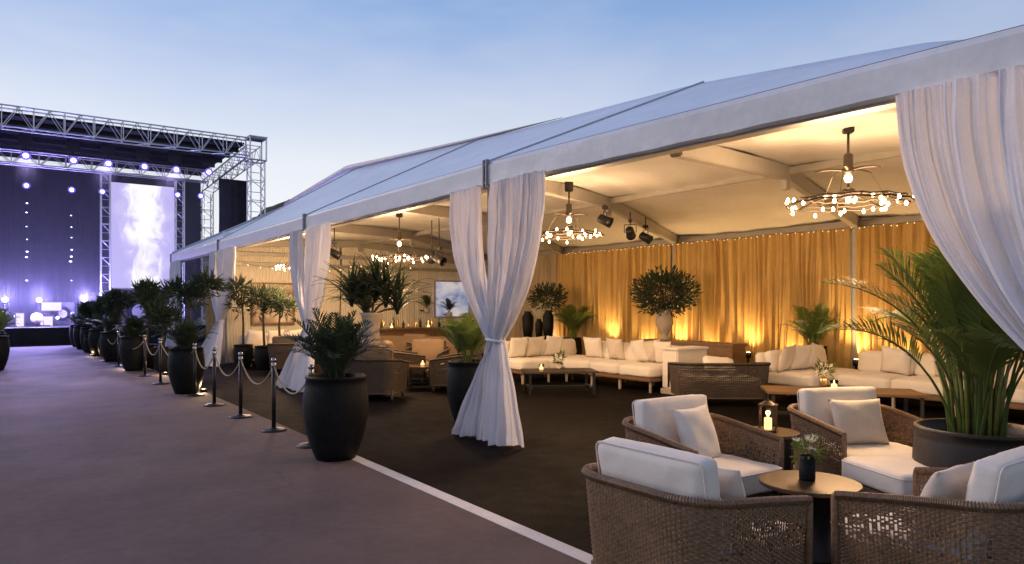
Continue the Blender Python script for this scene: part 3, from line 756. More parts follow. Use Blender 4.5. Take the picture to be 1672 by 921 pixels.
def make_chair(name, label, m, holes=True, seed=1, fine=1.0):
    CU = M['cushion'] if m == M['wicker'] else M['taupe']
    t = thing(name, label, 'armchair')
    sh, rim, base = weave(seed=seed, holes=holes, step=.021*fine, pitch=.0125*fine)
    s_ = sh.build('woven_shell', m, t); stuff(s_)
    rim.build('woven_rim', m, t, True); base.build('bottom_band', m, t, True)
    mb = MB(); mb.bev(-.37, .37, -.22, .40, .175, .235, .01); mb.build('seat_frame', M['wickerdark'] if m != M['wicker'] else M['darkwood'], t)
    for sx in (-1, 1):
        for y in (-.33, .36):
            mb = MB(); mb.lathe([(.018, 0), (.024, .03), (.028, .18)], 10, (sx*.37, y, 0)); mb.build('leg', M['darkwood'], t, True)
    o = link('seat_cushion', cushion_mesh('seat_cushion', .75, .74, .17, CU, .03, .012, seed, .004, 12), t, (0, .115, .325))
    piping(.75, .74, .17, .068).build('piping', CU, o, True)
    o = link('back_cushion', cushion_mesh('back_cushion', .72, .46, .13, CU, .030, .026, seed+9, .005, 12), t, (0, -.245, .63), (R(99), 0, 0))
    piping(.72, .46, .15, .06).build('piping', CU, o, True)
    return t
chair = make_chair('wicker_armchair', 'x', M['wicker'])
cgp = 'woven armchairs round the coffee table'
def place_cam(proto, xc, d, fx, fd, label, group, **k):
    x, y = W(xc, d); return put(proto, (x, y, 0), camrot(fx, fd), label, group, **k)
CH = {'A': (.95, 3.80, .80, .60), 'B': (1.42, 5.38, .55, -.84), 'C': (2.95, 5.98, .22, -.97), 'D': (2.34, 3.72, -.59, .81)}
place_cam(chair, *CH['A'], 'woven armchair at bottom centre with its back to us, ivory cushions', cgp)
place_cam(chair, *CH['B'], 'woven armchair facing right with ivory pillow, left of the lantern table', cgp)
place_cam(chair, *CH['C'], 'woven armchair facing us with oat pillow, right of the lantern', cgp)
place_cam(chair, *CH['D'], 'woven armchair at the bottom right corner with its back to us', cgp)
def pillow_on(key, label, w, h, m, dx=0, dy=-.06, z=.63, tilt=-16, yaw=0, seed=0, t=.15):
    xc, d, fx, fd = CH[key]; x, y = W(xc, d); rz = camrot(fx, fd)
    off = Vector((dx, dy, 0)); off.rotate(Euler((0, 0, rz)))
    o = link('throw_pillow', pillow_mesh('throw_pillow', w, h, t, m, seed), None, (x+off.x, y+off.y, z), Euler((R(tilt), 0, rz+R(yaw)), 'XYZ'))
    return tag(o, label, 'pillow', 'throw pillows on the woven armchairs')
pillow_on('B', 'ivory throw pillow leaning in the armchair left of the lantern', .44, .44, M['cushion'], -.02, -.02, .60, 20, 8, 1)
pillow_on('C', 'oat throw pillow on the armchair that faces us', .48, .40, M['pillow'], .0, -.01, .60, 20, -6, 2)
pillow_on('A', 'tan throw pillow half hidden in the armchair at bottom centre', .42, .40, M['pillow'], .18, -.02, .60, 20, 0, 3)
pillow_on('D', 'tan throw pillow half hidden in the armchair at bottom right', .42, .40, M['pillow'], -.20, -.02, .60, 20, 0, 4)
# ottoman in front of chair C
x, y = W(2.95, 5.16)
ot = thing('ottoman', 'square woven ottoman with thick ivory cushion beside the big palm pot', 'ottoman', (x, y, 0), camrot(.22, -.97))
mb = MB()
for k in range(11):
    z = .13+k*.013
    for (a, b) in (((-.36, -.30), (.36, -.30)), ((.36, -.30), (.36, .30)), ((.36, .30), (-.36, .30)), ((-.36, .30), (-.36, -.30))):
        A_, B_ = Vector((*a, z)), Vector((*b, z)); nn = Vector(((B_-A_).y, -(B_-A_).x, 0)).normalized()
        mb.tube([A_.lerp(B_, i/30)+nn*(.004*(-1)**(i+k)) for i in range(31)], .0052, 4, False)
stuff(mb.build('woven_base', M['wicker'], ot))
mb = MB(); mb.box(-.345, .345, -.285, .285, .13, .27); mb.build('base_frame', M['darkwood'], ot)
for sx in (-1, 1):
    for sy in (-1, 1):
        mb = MB(); mb.lathe([(.018, 0), (.025, .13)], 10, (sx*.32, sy*.26, 0)); mb.build('leg', M['darkwood'], ot, True)
o = link('ottoman_cushion', cushion_mesh('ottoman_cushion', .76, .64, .16, M['cushion'], .03, .014, 5, .004, 12), ot, (0, 0, .352)); piping(.76, .64, .16, .055).build('piping', M['cushion'], o, True)
# round tables
def round_table(name, label, x, y, r, h, top, leg, group=None, legr=.16):
    t = thing(name, label, 'table', (x, y, 0), 0, group)
    mb = MB(); mb.lathe([(r-.01, h-.028), (r, h-.022), (r, h-.005), (r-.005, h)], 48); mb.build('tabletop', top, t)
    mb = MB(); mb.lathe([(legr*1.25, 0), (legr*1.25, .012), (legr, .02), (legr*.9, h*.5), (legr, h-.035), (legr*1.1, h-.029)], 32); mb.build('pedestal', leg, t, True)
    return t
tx, ty = G(1322, 786, .46)
round_table('coffee_table', 'round bronze coffee table between the four woven armchairs', tx, ty, .31, .46, M['bronze'], M['blackmetal'])
lx, ly = G(1254, 704, .56)
lt = thing('side_table', 'small round dark side table holding the lantern', 'table', (lx, ly, 0))
mb = MB(); mb.lathe([(.24, .535), (.25, .54), (.25, .555), (.245, .56)], 40); mb.build('tabletop', M['bronze'], lt)
for k in range(3):
    a = 2*PI*k/3+.5; mb = MB(); mb.bev(-.05, .05, -.012, .012, 0, .534, .005); mb.build('leg', M['blackmetal'], lt, loc=(.17*math.cos(a), .17*math.sin(a), 0), rot=(0, 0, a+PI/2))
mb = MB(); mb.lathe([(.19, .08), (.19, .10)], 30); mb.build('lower_shelf', M['blackmetal'], lt)
# lantern with candle
lan = thing('lantern', 'lit glass candle lantern on the small side table', 'lantern', (lx, ly, .561), .5)
w = .062
mb = MB(); mb.bev(-.075, .075, -.075, .075, 0, .016, .004); mb.build('base', M['bronze'], lan)
for sx in (-1, 1):
    for sy in (-1, 1):
        mb = MB(); mb.box(sx*w-.005, sx*w+.005, sy*w-.005, sy*w+.005, .016, .21); mb.build('post', M['bronze'], lan)
for k in range(4):
    mb = MB(); mb.box(-w+.006, w-.006, -.001, .001, .018, .208); a = PI/2*k; mb.build('pane', M['glass'], lan, loc=(w*math.cos(a), w*math.sin(a), 0), rot=(0, 0, a+PI/2))
mb = MB(); mb.bev(-.072, .072, -.072, .072, .21, .222, .004); mb.lathe([(.06, .222), (.03, .245), (.012, .25), (.012, .262)], 16); mb.build('lid', M['bronze'], lan)
mb = MB(); mb.tube([(.035*math.cos(PI*k/10), 0, .255+.045*math.sin(PI*k/10)) for k in range(11)], .003, 5); mb.build('handle', M['bronze'], lan)
mb = MB(); mb.lathe([(.030, .017), (.030, .105), (.026, .11)], 18); mb.build('candle', M['candle'], lan, True)
mb = MB(); mb.lathe([(.001, .11), (.008, .122), (.0095, .132), (.006, .150), (.001, .168)], 10); mb.build('flame', M['flame'], lan, True)
lamp('candle_light', 'POINT', (lx, ly, .561+.15), 2.6, (1, .55, .2), None, .02)
# flower vase on the coffee table
def leafy(mb, c, rad, n, size, rd, up=.3, squash=1.0, shell=.35, width=.3):
    c = Vector(c)
    for _ in range(n):
        v = Vector((rd.gauss(0, 1), rd.gauss(0, 1), rd.gauss(0, 1))).normalized()
        p = c+Vector((v.x*rad, v.y*rad, v.z*rad*squash))*(shell+(1-shell)*rd.random())
        d = (v+Vector((rd.uniform(-.6, .6), rd.uniform(-.6, .6), rd.uniform(-.4, .6)+up))).normalized()
        L = size*rd.uniform(.6, 1.25); s_ = d.cross(Vector((rd.uniform(-1, 1), rd.uniform(-1, 1), rd.uniform(-1, 1)))).normalized()*L*width*.5
        nn = d.cross(s_).normalized()*L*.08
        mb.add([p, p+d*L*.45+s_+nn, p+d*L*.45-s_+nn, p+d*L], [(0, 1, 3), (0, 3, 2)])
    return mb
vx, vy = G(1318, 783, .46)
va = thing('flower_vase', 'dark glass vase of white flowers on the bronze coffee table', 'vase', (vx, vy, .461))
mb = MB(); mb.lathe([(.048, 0), (.050, .01), (.050, .155), (.046, .155), (.046, .02)], 20, cap1=False); mb.build('vase', M['pot'], va, True)
rd = random.Random(8)
leafy(MB(), (0, 0, .19), .085, 60, .07, rd, .5, .8).build('leaves', M['palm'], va)
for k in range(9):
    a = rd.uniform(0, 6.28); r_ = rd.uniform(.01, .07); c = Vector((r_*math.cos(a), r_*math.sin(a), .20+rd.uniform(-.02, .06)))
    mb = MB()
    for q in range(9):
        b = 2*PI*q/9; d = Vector((math.cos(b), math.sin(b), .55)).normalized(); s_ = Vector((-math.sin(b), math.cos(b), 0))*.008
        mb.add([(0, 0, 0), d*.022+s_, d*.022-s_, d*.042], [(0, 1, 3), (0, 3, 2)])
    mb.build('flower', M['flower'], va, loc=c, rot=(rd.uniform(-.5, .5), rd.uniform(-.5, .5), 0))

# ------------------------------------------------------------------ white sectional sofas
def sofa_run(t, x0, x1, y0, y1, backside, nseat, seedb):
    """a straight run in world axes; backside: 'x' back at high x, 'y' back at high y"""
    mb = MB(); mb.bev(x0, x1, y0, y1, .20, .27, .015); mb.build('base_rail', M['wood'], t)
    for i in range(nseat+1):
        k = i/nseat
        pos_ = [(x0+.07, y0+.06+(y1-y0-.12)*k), (x1-.09, y0+.06+(y1-y0-.12)*k)] if backside == 'x' else [(x0+.06+(x1-x0-.12)*k, y0+.07), (x0+.06+(x1-x0-.12)*k, y1-.09)]
        for p in pos_:
            mb = MB(); mb.bev(p[0]-.02, p[0]+.02, p[1]-.02, p[1]+.02, 0, .20, .004); mb.build('leg', M['urn'], t)
    mb = MB()
    if backside == 'x': mb.bev(x1-.16, x1, y0, y1, .27, .78, .03)
    else: mb.bev(x0, x1, y1-.16, y1, .27, .78, .03)
    mb.build('backrest', M['cushion'], t, True)
    for i in range(nseat):
        if backside == 'x':
            L = (y1-y0)/nseat; cy = y0+L*(i+.5); w_ = x1-.16-x0
            link('seat_cushion', cushion_mesh('seat_cushion', w_, L-.008, .20, M['cushion'], .05, .02, seedb+i, n=7), t, (x0+w_/2-.01, cy, .37))
            link('back_cushion', cushion_mesh('back_cushion', L-.01, .36, .16, M['cushion'], .06, .03, seedb+20+i, n=7), t, (x1-.26, cy, .64), (R(80), 0, -PI/2))
        else:
            L = (x1-x0)/nseat; cx_ = x0+L*(i+.5); w_ = y1-.16-y0
            link('seat_cushion', cushion_mesh('seat_cushion', L-.008, w_, .20, M['cushion'], .05, .02, seedb+i, n=7), t, (cx_, y0+w_/2-.01, .37))
            link('back_cushion', cushion_mesh('back_cushion', L-.01, .36, .16, M['cushion'], .06, .03, seedb+20+i, n=7), t, (cx_, y1-.26, .64), (R(80), 0, 0))
def sofa_pillow(x, y, rz, label, seed, m='cushion', s=.46):
    o = link('throw_pillow', pillow_mesh('throw_pillow', s, s, .17, M[m], seed, 10), None, (x, y, .70), Euler((R(16), R(random.Random(seed).uniform(-9, 9)), rz), 'XYZ'))
    return tag(o, label, 'pillow', 'throw pillows along the white sofas')
sf = thing('sectional_sofa', 'long ivory sectional sofa below the left gold drapes', 'sofa')
sofa_run(sf, 9.42, 10.5, 8.75, 11.2, 'x', 3, 100); sofa_run(sf, 8.4, 10.5, 11.21, 12.3, 'y', 3, 110)
for k, (y, m) in enumerate([(8.98, 'cushion'), (9.30, 'pillow'), (9.58, 'cushion'), (10.3, 'pillow'), (10.9, 'cushion')]):
    sofa_pillow(10.02+.05*(k % 2), y, -PI/2+.25*math.sin(k*2.1), 'square pillow on the left sofa, %s from its right end' % ('first', 'second', 'third', 'fourth', 'fifth')[k], 30+k, m)
for k, (x, m) in enumerate([(8.75, 'cushion'), (9.2, 'pillow'), (9.7, 'cushion')]):
    sofa_pillow(x, 11.83, .2*math.sin(k*3), 'square pillow on the left sofa, %s along its far left wing' % ('first', 'second', 'third')[k], 40+k, m)
sf2 = thing('sectional_sofa', 'long ivory sectional sofa below the right gold drapes beside the palm', 'sofa')
sofa_run(sf2, 10.95, 12.05, 2.6, 6.2, 'x', 4, 120); sofa_run(sf2, 10.35, 12.05, 6.21, 7.25, 'y', 2, 130)
for k, (y, m) in enumerate([(2.9, 'cushion'), (3.5, 'pillow'), (4.4, 'cushion'), (4.75, 'pillow'), (5.5, 'cushion')]):
    sofa_pillow(11.58, y, -PI/2+.25*math.sin(k*1.7), 'square pillow on the right sofa, %s from the palm side' % ('first', 'second', 'third', 'fourth', 'fifth')[k], 50+k, m)
for k, (x, m) in enumerate([(10.6, 'pillow'), (11.0, 'cushion'), (11.4, 'cushion')]):
    sofa_pillow(x, 6.8, .2*math.sin(k*3+1), 'square pillow on the right sofa, %s along its left wing' % ('first', 'second', 'third')[k], 60+k, m)
# white plinth at the end of the left sofa
pl = thing('plinth', 'pale square plinth at the right end of the left sofa', 'plinth', (0, 0, 0))
mb = MB(); mb.bev(9.62, 10.45, 8.30, 8.66, .10, .78, .02); mb.build('body', M['cushion'], pl)
mb = MB(); mb.bev(9.60, 10.47, 8.28, 8.68, 0, .098, .01); mb.build('foot', M['urn'], pl)
mb = MB(); mb.bev(9.60, 10.47, 8.28, 8.68, .782, .83, .015); mb.build('top', M['cushion'], pl)
# console behind the left sofa
co = thing('console_table', 'low wooden console behind the left sofa carrying the flower urn', 'console')
mb = MB(); mb.bev(11.05, 11.5, 8.2, 10.6, .80, .86, .01); mb.build('top', M['wood'], co)
for k in range(4):
    mb = MB(); y0 = 8.23+k*.59; mb.bev(11.07, 11.47, y0, y0+.575, .08, .797, .008); mb.build('door', M['wood'], co)
mb = MB(); mb.box(11.1, 11.45, 8.25, 10.55, 0, .078); mb.build('plinth_base', M['darkwood'], co)
# dark loveseat with its back to us
lv = thing('wicker_loveseat', 'dark woven loveseat with its back to us before the console', 'loveseat', (*W(3.36, 11.45), 0), camrot(.02, 1))
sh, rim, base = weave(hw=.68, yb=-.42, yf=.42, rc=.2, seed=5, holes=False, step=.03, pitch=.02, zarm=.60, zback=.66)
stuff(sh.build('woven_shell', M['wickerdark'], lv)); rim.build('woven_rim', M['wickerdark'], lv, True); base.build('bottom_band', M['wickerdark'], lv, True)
mb = MB(); mb.bev(-.66, .66, -.385, .42, .16, .25, .01); mb.build('seat_frame', M['darkwood'], lv)
for sx in (-1, 1):
    for y in (-.34, .36):
        mb = MB(); mb.lathe([(.02, 0), (.028, .16)], 10, (sx*.6, y, 0)); mb.build('leg', M['darkwood'], lv, True)
for sx in (-1, 1): link('seat_cushion', cushion_mesh('seat_cushion', .64, .8, .16, M['cushion'], .05, .02, 7, n=6), lv, (sx*.325, .04, .33))
mb = MB(); o = link('folded_throw', cushion_mesh('folded_throw', .5, .34, .10, M['cushion'], .05, .02, 71, .02, 6), None, (*W(3.45, 11.75), .60), (R(30), .1, camrot(.1, 1)))
tag(o, 'crumpled ivory throw showing above the dark loveseat', 'throw')
# low tables
def long_table(name, label, cx_, cy_, L, w_, h, rz, top, leg):
    t = thing(name, label, 'table', (cx_, cy_, 0), rz)
    mb = MB(); mb.bev(-L/2, L/2, -w_/2, w_/2, h-.035, h, .006); mb.build('tabletop', top, t)
    for sx in (-1, 1):
        for sy in (-1, 1):
            mb = MB(); mb.bev(sx*(L/2-.08)-.02, sx*(L/2-.08)+.02, sy*(w_/2-.06)-.02, sy*(w_/2-.06)+.02, 0, h-.037, .004); mb.build('leg', leg, t)
    mb = MB(); mb.bev(-L/2+.1, L/2-.1, -.03, .03, .10, .14, .006)
    mb.bev(-L/2+.07, -L/2+.13, -w_/2+.06, w_/2-.06, .10, .14, .006); mb.bev(L/2-.13, L/2-.07, -w_/2+.06, w_/2-.06, .10, .14, .006); mb.build('stretcher', leg, t)
    return t
ax, ay = G(913, 604, .42)
long_table('low_table', 'long dark low table in front of the left sofa', ax, ay, 1.3, .7, .42, camrot(1, .12)-PI/2*0+PI/2, M['darkwood'], M['blackmetal'])
bx_, by_ = G(1372, 637, .45)
long_table('low_table', 'long wooden low table in front of the right sofa', bx_, by_, 1.95, .75, .45, camrot(1, -.22)+PI/2, M['wood'], M['darkwood'])
def posy(label, x, y, z, seed, s=1.0):
    t = thing('table_posy', label, 'flowers', (x, y, z)); rd = random.Random(seed)
    mb = MB(); mb.lathe([(.035*s, 0), (.05*s, .02*s), (.05*s, .10*s), (.03*s, .13*s)], 14); mb.build('vase', M['glass'] if seed % 2 else M['brass'], t, True)
    leafy(MB(), (0, 0, .20*s), .11*s, 50, .09*s, rd, .5).build('leaves', M['palm'], t)
    leafy(MB(), (0, 0, .24*s), .07*s, 22, .05*s, rd, .5, width=.8).build('blossoms', M['flower'], t)
posy('small posy on the dark low table by the left sofa', *G(912, 602, .42), .421, 3); posy('small posy on the wooden low table by the right sofa', *G(1345, 632, .45), .451, 4, 1.1)
def votive(label, x, y, z, e=1.2, s=1.0, grp='votive candles'):
    t = thing('votive_candle', label, 'candle', (x, y, z), 0, grp)
    mb = MB(); mb.lathe([(.032*s, 0), (.038*s, .008), (.042*s, .085*s), (.038*s, .085*s), (.034*s, .012)], 14, cap1=False); mb.build('glass_cup', M['glass'], t, True)
    mb = MB(); mb.lathe([(.030*s, .013), (.030*s, .04*s)], 12); mb.build('candle', M['candle'], t, True)
    mb = MB(); mb.lathe([(.001, .04*s), (.008*s, .052*s), (.006*s, .066*s), (.001, .085*s)], 8); mb.build('flame', M['flame'], t, True)
    if e: lamp('votive_light', 'POINT', (x, y, z+.13*s), e, (1, .55, .2), None, .03)
votive('glowing votive on the wooden low table by the right sofa', *G(1362, 634, .45), .451, 1.0, 1.3)
votive('glowing votive on the dark low table by the left sofa', *G(884, 604, .42), .421, 0, 1.2)

# ------------------------------------------------------------------ uplights behind the sofas
for k, (px, e) in enumerate([(900, 50), (993, 85), (1052, 60), (1106, 95), (1160, 65), (1222, 90), (1290, 70), (1398, 110), (1470, 70), (1560, 70)]):
    p = PS(px, 560, 12.36)
    t = thing('floor_uplight', 'small warm uplight at the foot of the gold drape, number %s from the left' % ('one', 'two', 'three', 'four', 'five', 'six', 'seven', 'eight', 'nine', 'ten')[k], 'uplight', (12.36, p.y, 0), 0, 'uplights along the gold drapes')
    hz = .62 if k in (1, 3, 5, 7) else .4
    mb = MB(); mb.lathe([(.09, 0), (.09, .02), (.02, .03), (.02, hz-.12), (.055, hz-.11), (.06, hz), (.05, hz), (.05, hz-.02)], 14, cap1=False); mb.build('housing', M['blackmetal'], t, True)
    mb = MB(); mb.lathe([(.048, hz-.015), (.03, hz+.004), (.001, hz+.01)], 12); mb.build('lens', M['uplens'], t, True)
    lamp('uplight_lamp', 'SPOT', (12.36, p.y, hz+.04), e, (1, .62, .26), None, .07, target=(12.50, p.y, 2.6), spot=R(130), blend=.9)

# ------------------------------------------------------------------ chandeliers
def chandelier(label, x, y, zc, zr, rr, power, seed):
    t = thing('chandelier', label, 'chandelier', (x, y, 0), seed*.7, 'iron ring chandeliers with small bulbs'); rd = random.Random(seed)
    mb = MB(); mb.bev(-.05, .05, -.05, .05, zc-.16, zc, .01); mb.build('ceiling_box', M['blackmetal'], t)
    zh = zr+.40*(zc-zr)
    mb = MB(); mb.tube([(0, 0, zc-.16), (0, 0, zr+.0)], .013, 8); mb.lathe([(.02, zh+.16), (.045, zh+.14), (.045, zh+.02), (.06, zh), (.06, zh-.03), (.02, zh-.05)], 14); mb.build('stem', M['iron'], t, True)
    for k in range(5):                       # arms of the upper spider
        a = 2*PI*k/5+.3
        pts = [(q*.54*rr*math.cos(a), q*.54*rr*math.sin(a), zh-.02+.03*math.sin(PI*q)) for q in (0, .25, .5, .75, 1)]
        mb = MB(); mb.tube(pts, [.014, .020, .018, .014, .008], 8); mb.v = [(x_, y_, zh-.02+(z_-zh+.02)*.7) for x_, y_, z_ in mb.v]; mb.build('arm', M['iron'], t, True)
        if k % 2 == 0: mb = MB(); mb.tube([pts[-1], (rr*.98*math.cos(a), rr*.98*math.sin(a), zr+.02)], .0042, 5); mb.build('chain', M['iron'], t)
    for q, dz in ((1.0, 0), (.93, .035), (.62, .06)):
        pts = [(rr*q*math.cos(2*PI*k/40), rr*q*math.sin(2*PI*k/40), zr+dz+.008*math.sin(k*1.9+q*9)) for k in range(41)]
        mb = MB(); mb.tube(pts, .010, 6, False); mb.build('ring', M['iron'], t, True)
    for k in range(8):
        a = 2*PI*k/8; mb = MB(); mb.tube([(rr*.12*math.cos(a), rr*.12*math.sin(a), zr+.10), (rr*.6*math.cos(a+.1), rr*.6*math.sin(a+.1), zr+.07), (rr*math.cos(a), rr*math.sin(a), zr)], .009, 5); mb.build('spoke', M['iron'], t, True)
    mb = MB(); mb.lathe([(.02, zr+.16), (.06, zr+.14), (.06, zr+.08), (.02, zr+.05)], 14); mb.build('hub', M['iron'], t, True)
    bulb = MB().lathe([(.004, .03), (.012, .02), (.016, .004), (.011, -.010), (.001, -.016)], 10).mesh('bulb', M['bulb'], True)
    for k in range(30):
        a = 2*PI*k/30+rd.uniform(-.1, .1); q = rd.choice((1, 1, .93, .62)); link('bulb', bulb, t, (rr*q*math.cos(a), rr*q*math.sin(a), zr-.045+rd.uniform(-.02, .09)))
    link('bulb', bulb, t, (0, 0, zr+.03)).scale = (1.6, 1.6, 1.6)
    mb = MB(); mb.lathe([(.01, zh-.05), (.03, zh-.065), (.038, zh-.09), (.028, zh-.125), (.001, zh-.14)], 14); mb.build('globe_bulb', M['bulb'], t, True)
    lamp('chandelier_lamp', 'POINT', (x, y, zr-.30), power*1.0, (1, .63, .33), None, .40)
c1 = W((1385-CX)/FPX*7.0, 7.0); chandelier('large ring chandelier of small bulbs nearest us at the upper right', *c1, 3.46, 2.60, .57, 300, 1)
c2 = W((929-CX)/FPX*10.5, 10.5); chandelier('ring chandelier of small bulbs right of the middle pole curtain', *c2, 3.44, 2.62, .52, 260, 2)
c3 = W((652-CX)/FPX*13.6, 13.6); chandelier('distant ring chandelier of small bulbs above the tall dark vase plant', *c3, 3.44, 2.47, .54, 290, 3)
c4_ = W((480-CX)/FPX*17.2, 17.2); chandelier('farthest small ring chandelier in the last bay beside the far curtain', *c4_, 3.35, 2.50, .42, 330, 4)
# fairy lights along the drape tops
def fairy(label, pts, n, group='strings of fairy lights', size=.009):
    t = thing('fairy_lights', label, 'string lights', group=group); rd = random.Random(len(label))
    P_ = [Vector(p) for p in pts]; MB().tube(P_, .004, 4).build('cord', M['blackmetal'], t)
    bm_ = MB().ball((0, 0, 0), size, 5).mesh('bulb', M['fairy'], True); m_ = len(P_)-1
    for k in range(n):
        q = (k+.5)/n*m_; i = min(int(q), m_-1); p = P_[i].lerp(P_[i+1], q-i); link('bulb', bm_, t, p+Vector((-.01, rd.uniform(-.03, .03), -.02+rd.uniform(-.02, .02))))
fairy('fairy lights along the top of the gold drape', [(WX-.12, 2.2+.6*k, 3.0+.012*math.sin(k*2)) for k in range(22)], 90)
fairy('fairy lights strung under the ceiling of the far bay', [(5.3+.35*k, 19.7, 2.75-.14*math.sin(PI*((k % 5)/4))) for k in range(16)], 16, size=.02)
# spotlights under the rafters
def ceiling_spot(label, px, py, d, aim):
    x, y = W((px-CX)/FPX*d, d); z = CAMH+(HY-py)/FPX*d
    t = thing('ceiling_spotlight', label, 'spotlight', (x, y, z), aim, 'black spotlights under the tent ceiling')
    mb = MB(); mb.lathe([(.04, -.13), (.075, -.11), (.085, .05), (.095, .12), (.088, .12), (.075, .06)], 16, cap1=False); mb.build('can', M['blackmetal'], t, True, rot=(R(115), 0, 0))
    mb = MB(); mb.tube([(-.11, 0, 0), (-.11, 0, .15), (.11, 0, .15), (.11, 0, 0)], .009, 5); mb.build('yoke', M['blackmetal'], t)
    mb = MB(); mb.tube([(0, 0, .15), (0, 0, max(.25, 3.33-z))], .012, 6); mb.bev(-.03, .03, -.05, .05, .19, .25, .008); mb.build('clamp', M['blackmetal'], t)
ceiling_spot('black spotlight under the long rafter, left of three', 988, 360, 12.2, .6); ceiling_spot('black spotlight under the long rafter, middle of three', 1029, 380, 13.2, 2.2)
ceiling_spot('small black spotlight under the long rafter, right of three', 1054, 388, 14.0, 1.2)
ceiling_spot('black spotlight beside the middle curtain, left of the pair', 705, 420, 14.5, 2.8); ceiling_spot('black spotlight beside the middle curtain, right of the pair', 717, 424, 14.0, .4)
ceiling_spot('lone black spotlight beside the curtain behind the planter', 546, 414, 14.5, 1.5)

# ================================================================== PLANTS
def frond_mesh(name, L, a0, a1, pairs, ll, m, seed, start=.28, lw=.022, droop=.35, fwd=.75, vee=.35):
    """a feather leaf: rachis bends from angle a0 to a1 off vertical in the local XZ plane"""
    rd = random.Random(seed); mb = MB(); n = 24; P_ = [Vector((0, 0, 0))]; T_ = []
    for i in range(n):
        u = i/n; a = a0+(a1-a0)*u**1.35; d = Vector((math.sin(a), .04*math.sin(3*u+seed), math.cos(a))).normalized(); T_.append(d); P_.append(P_[-1]+d*L/n)
    T_.append(T_[-1]); mb.tube(P_[::2], [.011*(1-.85*i/12) *L/1.2 for i in range(13)], 5)
    for k in range(pairs):
        u = start+(1-start)*(k+.5)/pairs; q = u*n; i = min(int(q), n-1); p = P_[i].lerp(P_[i+1], q-i); t = T_[i]
        side0 = Vector((0, 1, 0)); up = t.cross(side0)*-1
        if up.z < 0: up = -up
        prof = max(0, math.sin(PI*min(1, ((u-start)/(1-start))*.86+.14)))**.6
        for sgn in (-1, 1):
            l_ = ll*prof*rd.uniform(.82, 1.1); f_ = fwd+.5*u+rd.uniform(-.12, .12)
            d = (side0*sgn+t*f_+up*(vee+rd.uniform(-.15, .15))).normalized()
            p1 = p+d*l_*.5; d2 = (d+Vector((0, 0, -droop*rd.uniform(.5, 1.5)))).normalized(); p2 = p1+d2*l_*.5
            w_ = d.cross(up).normalized()*lw*.5*(.7+.3*prof)
            if w_.length == 0: continue
            mb.add([p+w_*.4, p-w_*.4, p1+w_, p1-w_, p2], [(0, 1, 3, 2), (2, 3, 4)])
    return mb.mesh(name, m, False)
AREC = [frond_mesh('frond', 1.45, R(a0), R(a1), 48, .34, M['palm'], i, start=.42, lw=.016, droop=.3) for i, (a0, a1) in enumerate(((2, 36), (5, 66), (8, 92), (3, 50), (10, 112)))]
SMALL = [frond_mesh('frond', .62, R(a0), R(a1), 20, .17, M['palmdark'], 20+i, start=.2, lw=.020, droop=.25) for i, (a0, a1) in enumerate(((6, 55), (14, 95), (20, 120), (4, 35)))]
MIDP = [frond_mesh('frond', .85, R(a0), R(a1), 26, .20, M['palm'], 40+i, start=.3, lw=.022, droop=.25) for i, (a0, a1) in enumerate(((4, 50), (8, 85), (12, 110)))]
def pot_profile(r0, rm, rt, h):
    pr = []
    for k in range(13):
        q = k/12; r_ = r0+(rm-r0)*math.sin(min(1, q/.68)*PI/2)**.9 if q < .68 else rm+(rt-rm)*((q-.68)/.32)**1.6
        pr.append((r_, h*q))
    return pr+[(rt+.012, h+.005), (rt+.012, h+.03), (rt-.025, h+.03), (rt-.03, h-.07)]
def potted(name, label, cat, x, y, pot, potmat, fronds, counts, seed, canes=0, group=None, scale=1.0, rz=0, tilt=1.0, z=0, fscale=(.8, 1.12)):
    t = thing(name, label, cat, (x, y, z), rz, group); rd = random.Random(seed)
    r0, rm, rt, h = pot; pr = pot_profile(*pot)
    MB().lathe(pr, 28, cap1=False).build('pot', potmat, t, True)
    MB().lathe([(.001, h-.05), (rt*.5, h-.045), (rt-.028, h-.055)], 20, cap0=False, cap1=False).build('soil', M['soil'], t, True)
    for idx, c in enumerate(counts):
        for k in range(c):
            a = rd.uniform(0, 2*PI) if c < 3 else 2*PI*k/c+rd.uniform(-.35, .35)+idx
            rr = rd.uniform(.0, rt*.42); o = link('frond', fronds[idx % len(fronds)], t, (rr*math.cos(a), rr*math.sin(a), h-.06), (rd.uniform(-.12, .12), rd.uniform(-.10, .10), a))
            s_ = rd.uniform(*fscale)*scale; o.scale = (s_, s_, s_)
    for k in range(canes):
        a = rd.uniform(0, 2*PI); rr = rd.uniform(.02, rt*.45); H_ = rd.uniform(.45, .8)*scale
        MB().tube([(rr*math.cos(a), rr*math.sin(a), h-.06), (rr*1.25*math.cos(a), rr*1.25*math.sin(a), h+H_*.5), (rr*1.7*math.cos(a), rr*1.7*math.sin(a), h+H_)], .013, 6, True, .008).build('cane', M['cane'], t, True)
    return t
# big areca palm at the right
bx0, by0 = W((1598-CX)/FPX*5.1, 5.1)
potted('potted_palm', 'large green areca palm in a wide dark pot at the right edge', 'potted palm', bx0, by0, (.30, .42, .40, .68), M['potbrown'], AREC, (9, 8, 6, 9, 4), 5, 46, scale=1.12, fscale=(.66, 1.06))
